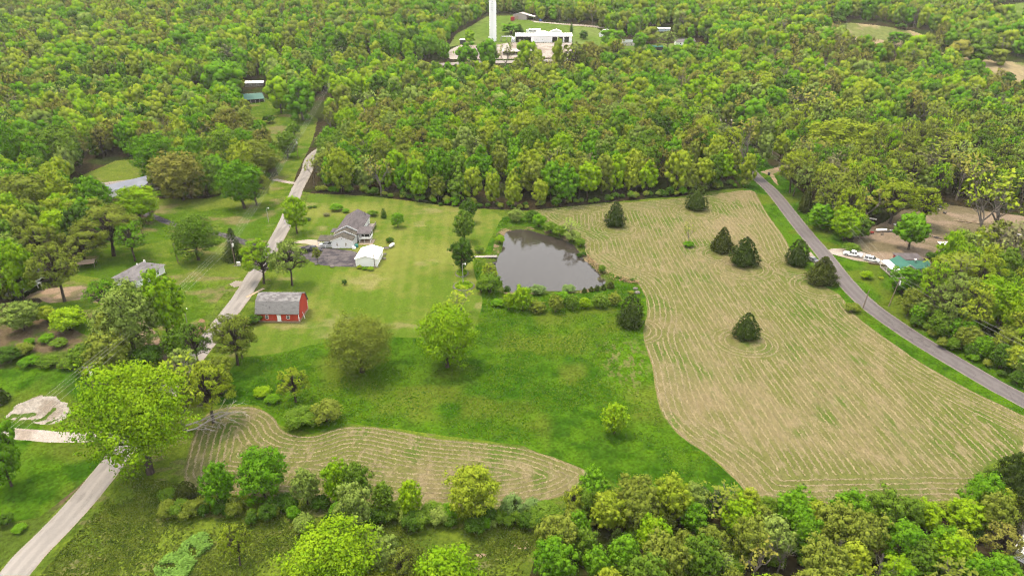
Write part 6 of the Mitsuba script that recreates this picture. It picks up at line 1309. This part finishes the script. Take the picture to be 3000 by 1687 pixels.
for q, dz, lab in ((-1.1, -.15, 'left'), (1.1, -.15, 'right'), (0.1, -2.3, 'lower')):
    wire([(x + q + (1.4 if i == 2 else 0), y - .14, gz(x, y) + 9.2 + dz) for i, (x, y) in enumerate(EAST)], f'{lab} wire of the power line beside the paved road', None)

# ------------------------------------------------------------------ dock, stone beds, rocks and yard things
d = Site('dock', 'weathered wooden dock reaching from the lawn into the pond', 'dock', *(-13.30, 219.18), 0.5, z=max(WATER_Z + .62, gz(*(-12.20, 219.24)) + .12))
for i in range(34): d.add('plank', box(.0 + .24 * i, .22 + .24 * i, -.62 - (.12 if i > 15 else 0), .62 + (.12 if i > 15 else 0), -.06, 0), 'm_dock_wood')
d.add('stringer', merge(box(0, 8.1, -.6, -.5, -.22, -.062), box(0, 8.1, .5, .6, -.22, -.062)), 'm_dock_wood')
d.add('rail', merge(box(4, 8.1, -.74, -.66, .0, .14), box(4, 8.1, .66, .74, .0, .14)), 'm_dock_wood')
for x in (3.9, 6.0, 8.0):
    for y in (-.7, .7): d.add('post', rod((x, y, -2.2), (x, y, .2), .07, sides=6), 'm_grey_wood')
k = Site('floating_platform', 'dark floating platform tied beside the dock', 'platform', *(-6.95, 214.76), 0, z=WATER_Z)
k.add('deck', box(-1.3, 1.3, -.6, .6, .05, .35), 'm_black'); k.add('float', merge(box(-1.2, -.6, -.5, .5, -.2, .048), box(.6, 1.2, -.5, .5, -.2, .048)), 'm_dark')
def rock(seed, r, flat=.7):
    m = trimesh.creation.icosphere(subdivisions=2, radius=1.0); v = np.array(m.vertices)
    v *= (1 + .5 * (meshkit.fbm(v * 1.3 + seed * 7.7, 3) - .5))[:, None]
    return v * [r, r * .8, r * flat], np.array(m.faces)
def stone_ring(px, rx, ry, n, label):
    s = Site('flower_bed', label, 'flower bed', *px)
    for i in range(n):
        a_ = 2 * math.pi * (i + .3 * math.sin(i * 5)) / n
        v, f = rock(i, .30, .8); s.add('stone', (v + [rx * math.cos(a_), ry * math.sin(a_), gz(s.x + rx * math.cos(a_), s.y + ry * math.sin(a_)) - s.z + .06], f), 'm_stone', smooth=50)
    g_ = np.random.default_rng(n); m_ = 700; a_ = g_.uniform(0, 6.28, m_); q = np.sqrt(g_.uniform(0, .85, m_))
    p = np.stack([rx * q * np.cos(a_), ry * q * np.sin(a_), g_.uniform(.05, .5, m_)], 1)
    v, f, nn = leaf_quads(g_, p, np.tile([0, 0, 1.0], (m_, 1)), .42)
    s.add('groundcover', (v, f), 'leaf_lime')
stone_ring((-15.17, 194.37), 3.2, 3.4, 34, 'oval stone ringed flower bed around the lamp post')
stone_ring((-16.46, 204.34), 1.9, 3.0, 24, 'stone ring at the foot of the dark tree by the dock')
def boulder(px, r, label, seed, n=1):
    s = thing('rock', label, 'rock'); v, f = rock(seed, r)
    scene[s] = mikit.ply((v + [px[0], px[1], gz(*px) + r * .25], f), 'm_stone', smooth=50)
boulder((-60.27, 209.48), .75, 'grey rock on the lawn below the parking pad', 1)
boulder((-66.27, 211.51), .5, 'pale rock at the foot of the thin parking tree', 2)
boulder((-44.49, 220.29), .6, 'pale rock at the back corner of the garage', 3)
boulder((-43.91, 216.05), .7, 'grey rock along the side wall of the garage', 4)
boulder((-44.98, 208.99), .4, 'small pale rock at the front corner of the garage', 5)
boulder((-52.78, 210.05), .5, 'pale rock between parking pad and garage', 6)
boulder((38.85, 190.33), .9, 'large grey rock on the bank at the right of the dam', 7)
boulder((38.73, 193.31), .8, 'tan rock on the bank at the right of the dam', 8)
boulder((28.66, 212.59), .6, 'pale rock in the reeds of the right pond bank', 9)
def lying(label, px, deg, w, d_, mat_, name='panel', cat='panel', z=.25, tilt=.12):
    s = Site(name, label, cat, *px, deg)
    s.add('sheet', prism(slab([(-d_ / 2, z), (d_ / 2, z + tilt * d_)], .08), 'x', -w / 2, w / 2), mat_)
    s.add('support', merge(box(-w / 2 + .1, w / 2 - .1, -d_ * .4, -d_ * .3, -.3, z - .05), box(-w / 2 + .1, w / 2 - .1, d_ * .3, d_ * .4, -.3, z + .05)), 'm_grey_wood')
lying('long white roof sheet lying in the dirt yard', (162.52, 230.04), 6, 8.6, 2.3, 'm_white_metal', z=.5)
lying('square white roof sheet left of the long one', (156.60, 229.75), -6, 4.0, 2.4, 'm_white_metal', z=.5)
lying('faded roof sheet leaning below the white ones', (154.33, 222.61), -70, 5.0, 2.0, 'm_metal_old', z=.4)
lying('grey white panel under the yellow tree at the dirt yard', (143.60, 257.34), -35, 3.6, 1.3, 'm_trim')
lying('white board lying beside the rich green tree', (150.33, 248.88), -62, 5.0, 1.0, 'm_white_metal')
lying('white board lying by the right tree line of the dirt yard', (189.49, 239.08), -30, 5.0, 1.2, 'm_trim')
lying('pale plank ramp lying along the lane by the barn', (-79.21, 189.28), 63, 7.0, 1.1, 'm_new_board', z=.12, tilt=.0)
def heap(name, label, cat, px, deg, colors, n, spread, size, seed):
    s = Site(name, label, cat, *px, deg); g_ = np.random.default_rng(seed)
    for i in range(n):
        c = np.array([g_.normal(0, spread[0]), g_.normal(0, spread[1]), g_.uniform(.05, .5)]); a_ = g_.uniform(-.5, .5); L_ = size * g_.uniform(.7, 1.3)
        s.add('log', rod(c - [L_ / 2 * math.cos(a_), L_ / 2 * math.sin(a_), 0], c + [L_ / 2 * math.cos(a_), L_ / 2 * math.sin(a_), g_.uniform(-.1, .1)], .13, .11, 6), colors[i % len(colors)])
heap('log_pile', 'pile of split logs under the tall trees in the dirt yard', 'log pile', (180.44, 253.05), -15, ['m_new_board', 'm_tan', 'm_footing'], 26, (1.8, .8), 2.0, 3)
heap('log_pile', 'broken boards on the dirt beside the green tree', 'log pile', (156.98, 236.85), -40, ['m_dark', 'm_tan'], 8, (1.1, .3), 2.4, 4)
heap('log_pile', 'dark scrap heap beside the rusty tank', 'scrap heap', (144.26, 243.84), 10, ['m_dark', 'm_stone', 'm_trim'], 14, (1.5, .7), 1.6, 5)
def toy(name, label, cat, px, deg, mat_, L_, W_, H_):
    s = Site(name, label, cat, *px, deg)
    prof = np.array([[0, 0], [.7, .02], [1, .35], [1.02, .5], [.92, .5], [.85, .3], [0, .22]]); m = trimesh.creation.revolve(prof, sections=16)
    s.add('hull', (np.array(m.vertices) * [L_ / 2, W_ / 2, H_ * 2], np.array(m.faces)), mat_, smooth=40)
    s.add('rim', merge(*[rod((L_ / 2 * math.cos(q), W_ / 2 * math.sin(q), H_), (L_ / 2 * math.cos(q + .4), W_ / 2 * math.sin(q + .4), H_), .05, sides=5) for q in np.arange(0, 6.28, .4)]), mat_)
toy('paddling_pool', 'orange plastic tub on the grass of the dirt yard', 'tub', (171.67, 267.69), 5, 'm_orange', 3.4, 1.6, .45)
toy('paddling_pool', 'blue plastic tub beside the orange one', 'tub', (178.58, 272.27), 0, 'm_blue', 2.6, 1.4, .45)
toy('paddling_pool', 'cream plastic tub below the blue one', 'tub', (176.32, 268.91), 0, 'm_cream', 2.8, .9, .35)
k = Site('barrel', 'rusty dark barrel lying in the dirt yard', 'barrel', *(176.26, 263.69)); k.add('drum', rod((-.5, 0, .4), (.5, .1, .4), .42, sides=14), 'm_dark', smooth=40); k.add('hoop', rod((-.06, .045, .4), (.06, .055, .4), .445, sides=14), 'm_tan')
k = Site('tire', 'old tire standing against the rusty tank', 'tire', *(139.01, 240.52)); m = trimesh.creation.torus(.42, .16, 16, 8); k.add('ring', (np.array(m.vertices)[:, [0, 2, 1]] + [0, -.7, .5], np.array(m.faces)), 'm_stone', smooth=60)
k = Site('cart', 'small red cart left of the rusty tank', 'cart', *(135.84, 241.42), 15); k.add('tray', box(-.7, .7, -.4, .4, .4, .75), 'm_red')
for x in (-.45, .45): k.add('wheel', rod((x, -.45, .2), (x, -.35, .2), .22, sides=10), 'm_rubber')
k = Site('trash_bin', 'dark wheeled bin at the end of the orange gravel drive', 'bin', *(125.01, 322.92))
k.add('body', prism([(-.3, 0), (-.4, 1.25), (.4, 1.25), (.3, 0)], 'y', -.38, .38), 'm_black'); k.add('lid', box(-.45, .45, -.44, .44, 1.26, 1.36), 'm_dark')
for x in (-.3, .2): k.add('wheel', rod((x, .36, .12), (x + .1, .36, .12), .13, sides=10), 'm_rubber')
k = Site('utility_box', 'tan utility box on a board at the foot of the power pole', 'box', *(-92.00, 210.61)); k.add('cabinet', box(-.5, .5, -.4, .4, -.1, 1.2), 'm_cream'); k.add('lid', box(-.55, .55, -.45, .45, 1.2, 1.28), 'm_trim'); k.add('plinth', box(-1.9, .7, -.6, -.42, -.2, .12), 'm_grey_wood')
k = Site('swing_frame', 'small grey swing frame beside the ranch house wall', 'swing frame', *(-177.34, 282.11), 20)
for x in (-1.4, 1.4):
    for y in (-.9, .9): k.add('leg', rod((x, y, -.2), (x, 0, 2.0), .06, sides=5), 'm_chrome')
k.add('crossbar', rod((-1.5, 0, 2.0), (1.5, 0, 2.0), .06, sides=5), 'm_chrome'); k.add('seat', box(-.6, .6, -.2, .2, .5, .58), 'm_grey_wood')

# ------------------------------------------------------------------ the fallen bleached limb and the vine patch
g_ = np.random.default_rng(5)
key = thing('dead_branch', 'bleached fallen limb lying over the corner of the hay strip', 'dead branch')
base = np.array([*(-70.19, 119.94), 0.0]); base[2] = gz(base[0], base[1])
limbs = []
def limb(p, d_, L_, r, depth):
    pts = [p]
    for i in range(4):
        d_ = d_ + g_.normal(0, .16, 3) + [0, 0, -.01]; d_ /= np.linalg.norm(d_); pts.append(pts[-1] + d_ * L_ / 4)
    limbs.append(tube(pts, np.linspace(r, r * .5, 5), 5)[:2])
    if depth < 4:
        for i in (1, 2, 3, 4):
            if g_.uniform() < (.85 if depth < 3 else .6):
                s_ = d_ + g_.normal(0, .5, 3) * [1, 1, .7]; limb(pts[i], s_ / np.linalg.norm(s_), L_ * g_.uniform(.4, .65), r * .5, depth + 1)
limb(base + [0, 0, 1.2], np.array([.85, .30, .28]), 8.5, .20, 1)
limb(base + [.5, -.8, .5], np.array([.93, .22, .22]), 8.0, .18, 1)
scene[key] = mikit.ply(merge(*limbs), 'm_bleached', smooth=60)
mat('m_bleached', (0.34, 0.31, 0.29), .9)
def cover(name, label, poly, n, size, tint, seed, zmax=.5):
    g_ = np.random.default_rng(seed); x0, y0, x1, y1 = poly.bounds; shapely.prepare(poly)
    x, y = g_.uniform(x0, x1, n * 3), g_.uniform(y0, y1, n * 3); ok = shapely.contains_xy(poly, x, y) & (meshkit.fbm(np.c_[x * .35, y * .35, x * 0 + seed], 3) + g_.normal(0, .06, n * 3) > .44); x, y = x[ok][:n], y[ok][:n]
    p = np.stack([x, y, pond_dip(x, y) + g_.uniform(.05, zmax, len(x)) * (.4 + meshkit.noise(np.c_[x * .5, y * .5, x * 0]))], 1)
    v, f, nn = leaf_quads(g_, p, np.tile([0, 0, 1.0], (len(x), 1)), size, .5)
    key = key_for(name); scene[key] = raw(v, f, nn, tint); tag(key, label, 'ground cover', None, 'stuff')
cover('vine_patch', 'bright green leafy vine patch in the rough grass', unary_union([rounded([(-56.7, 86.0), (-56.5, 88.4), (-54.7, 89.9), (-52.7, 89.2), (-51.4, 87.4), (-52.3, 85.7), (-53.9, 84.0)]), rounded([(-59.0, 81.8), (-58.5, 85.1), (-56.6, 86.1), (-53.5, 85.4), (-52.8, 82.9), (-53.6, 80.1), (-57.0, 79.0)])]), 5200, .26, 'leaf_vine', 11, .9)
cover('reeds', 'dry straw reeds on the right pond bank', rounded([(26.4, 222.4), (27.9, 218.1), (30.8, 207.9), (35.3, 202.6), (40.1, 200.1), (40.1, 197.0), (34.9, 199.5), (30.1, 202.6), (28.2, 208.5), (25.7, 218.2)]), 2600, .30, 'leaf_straw', 12, .8)
def leaf_vine(p, n, uv): return V(0.19, 0.36, 0.06) * (.7 + .6 * noise(p.x * 3, p.y * 3))
def leaf_straw(p, n, uv): return V(0.36, 0.27, 0.14) * (.6 + .7 * noise(p.x * 3, p.y * 3))
matte('leaf_vine', leaf_vine); matte('leaf_straw', leaf_straw)
#@@END
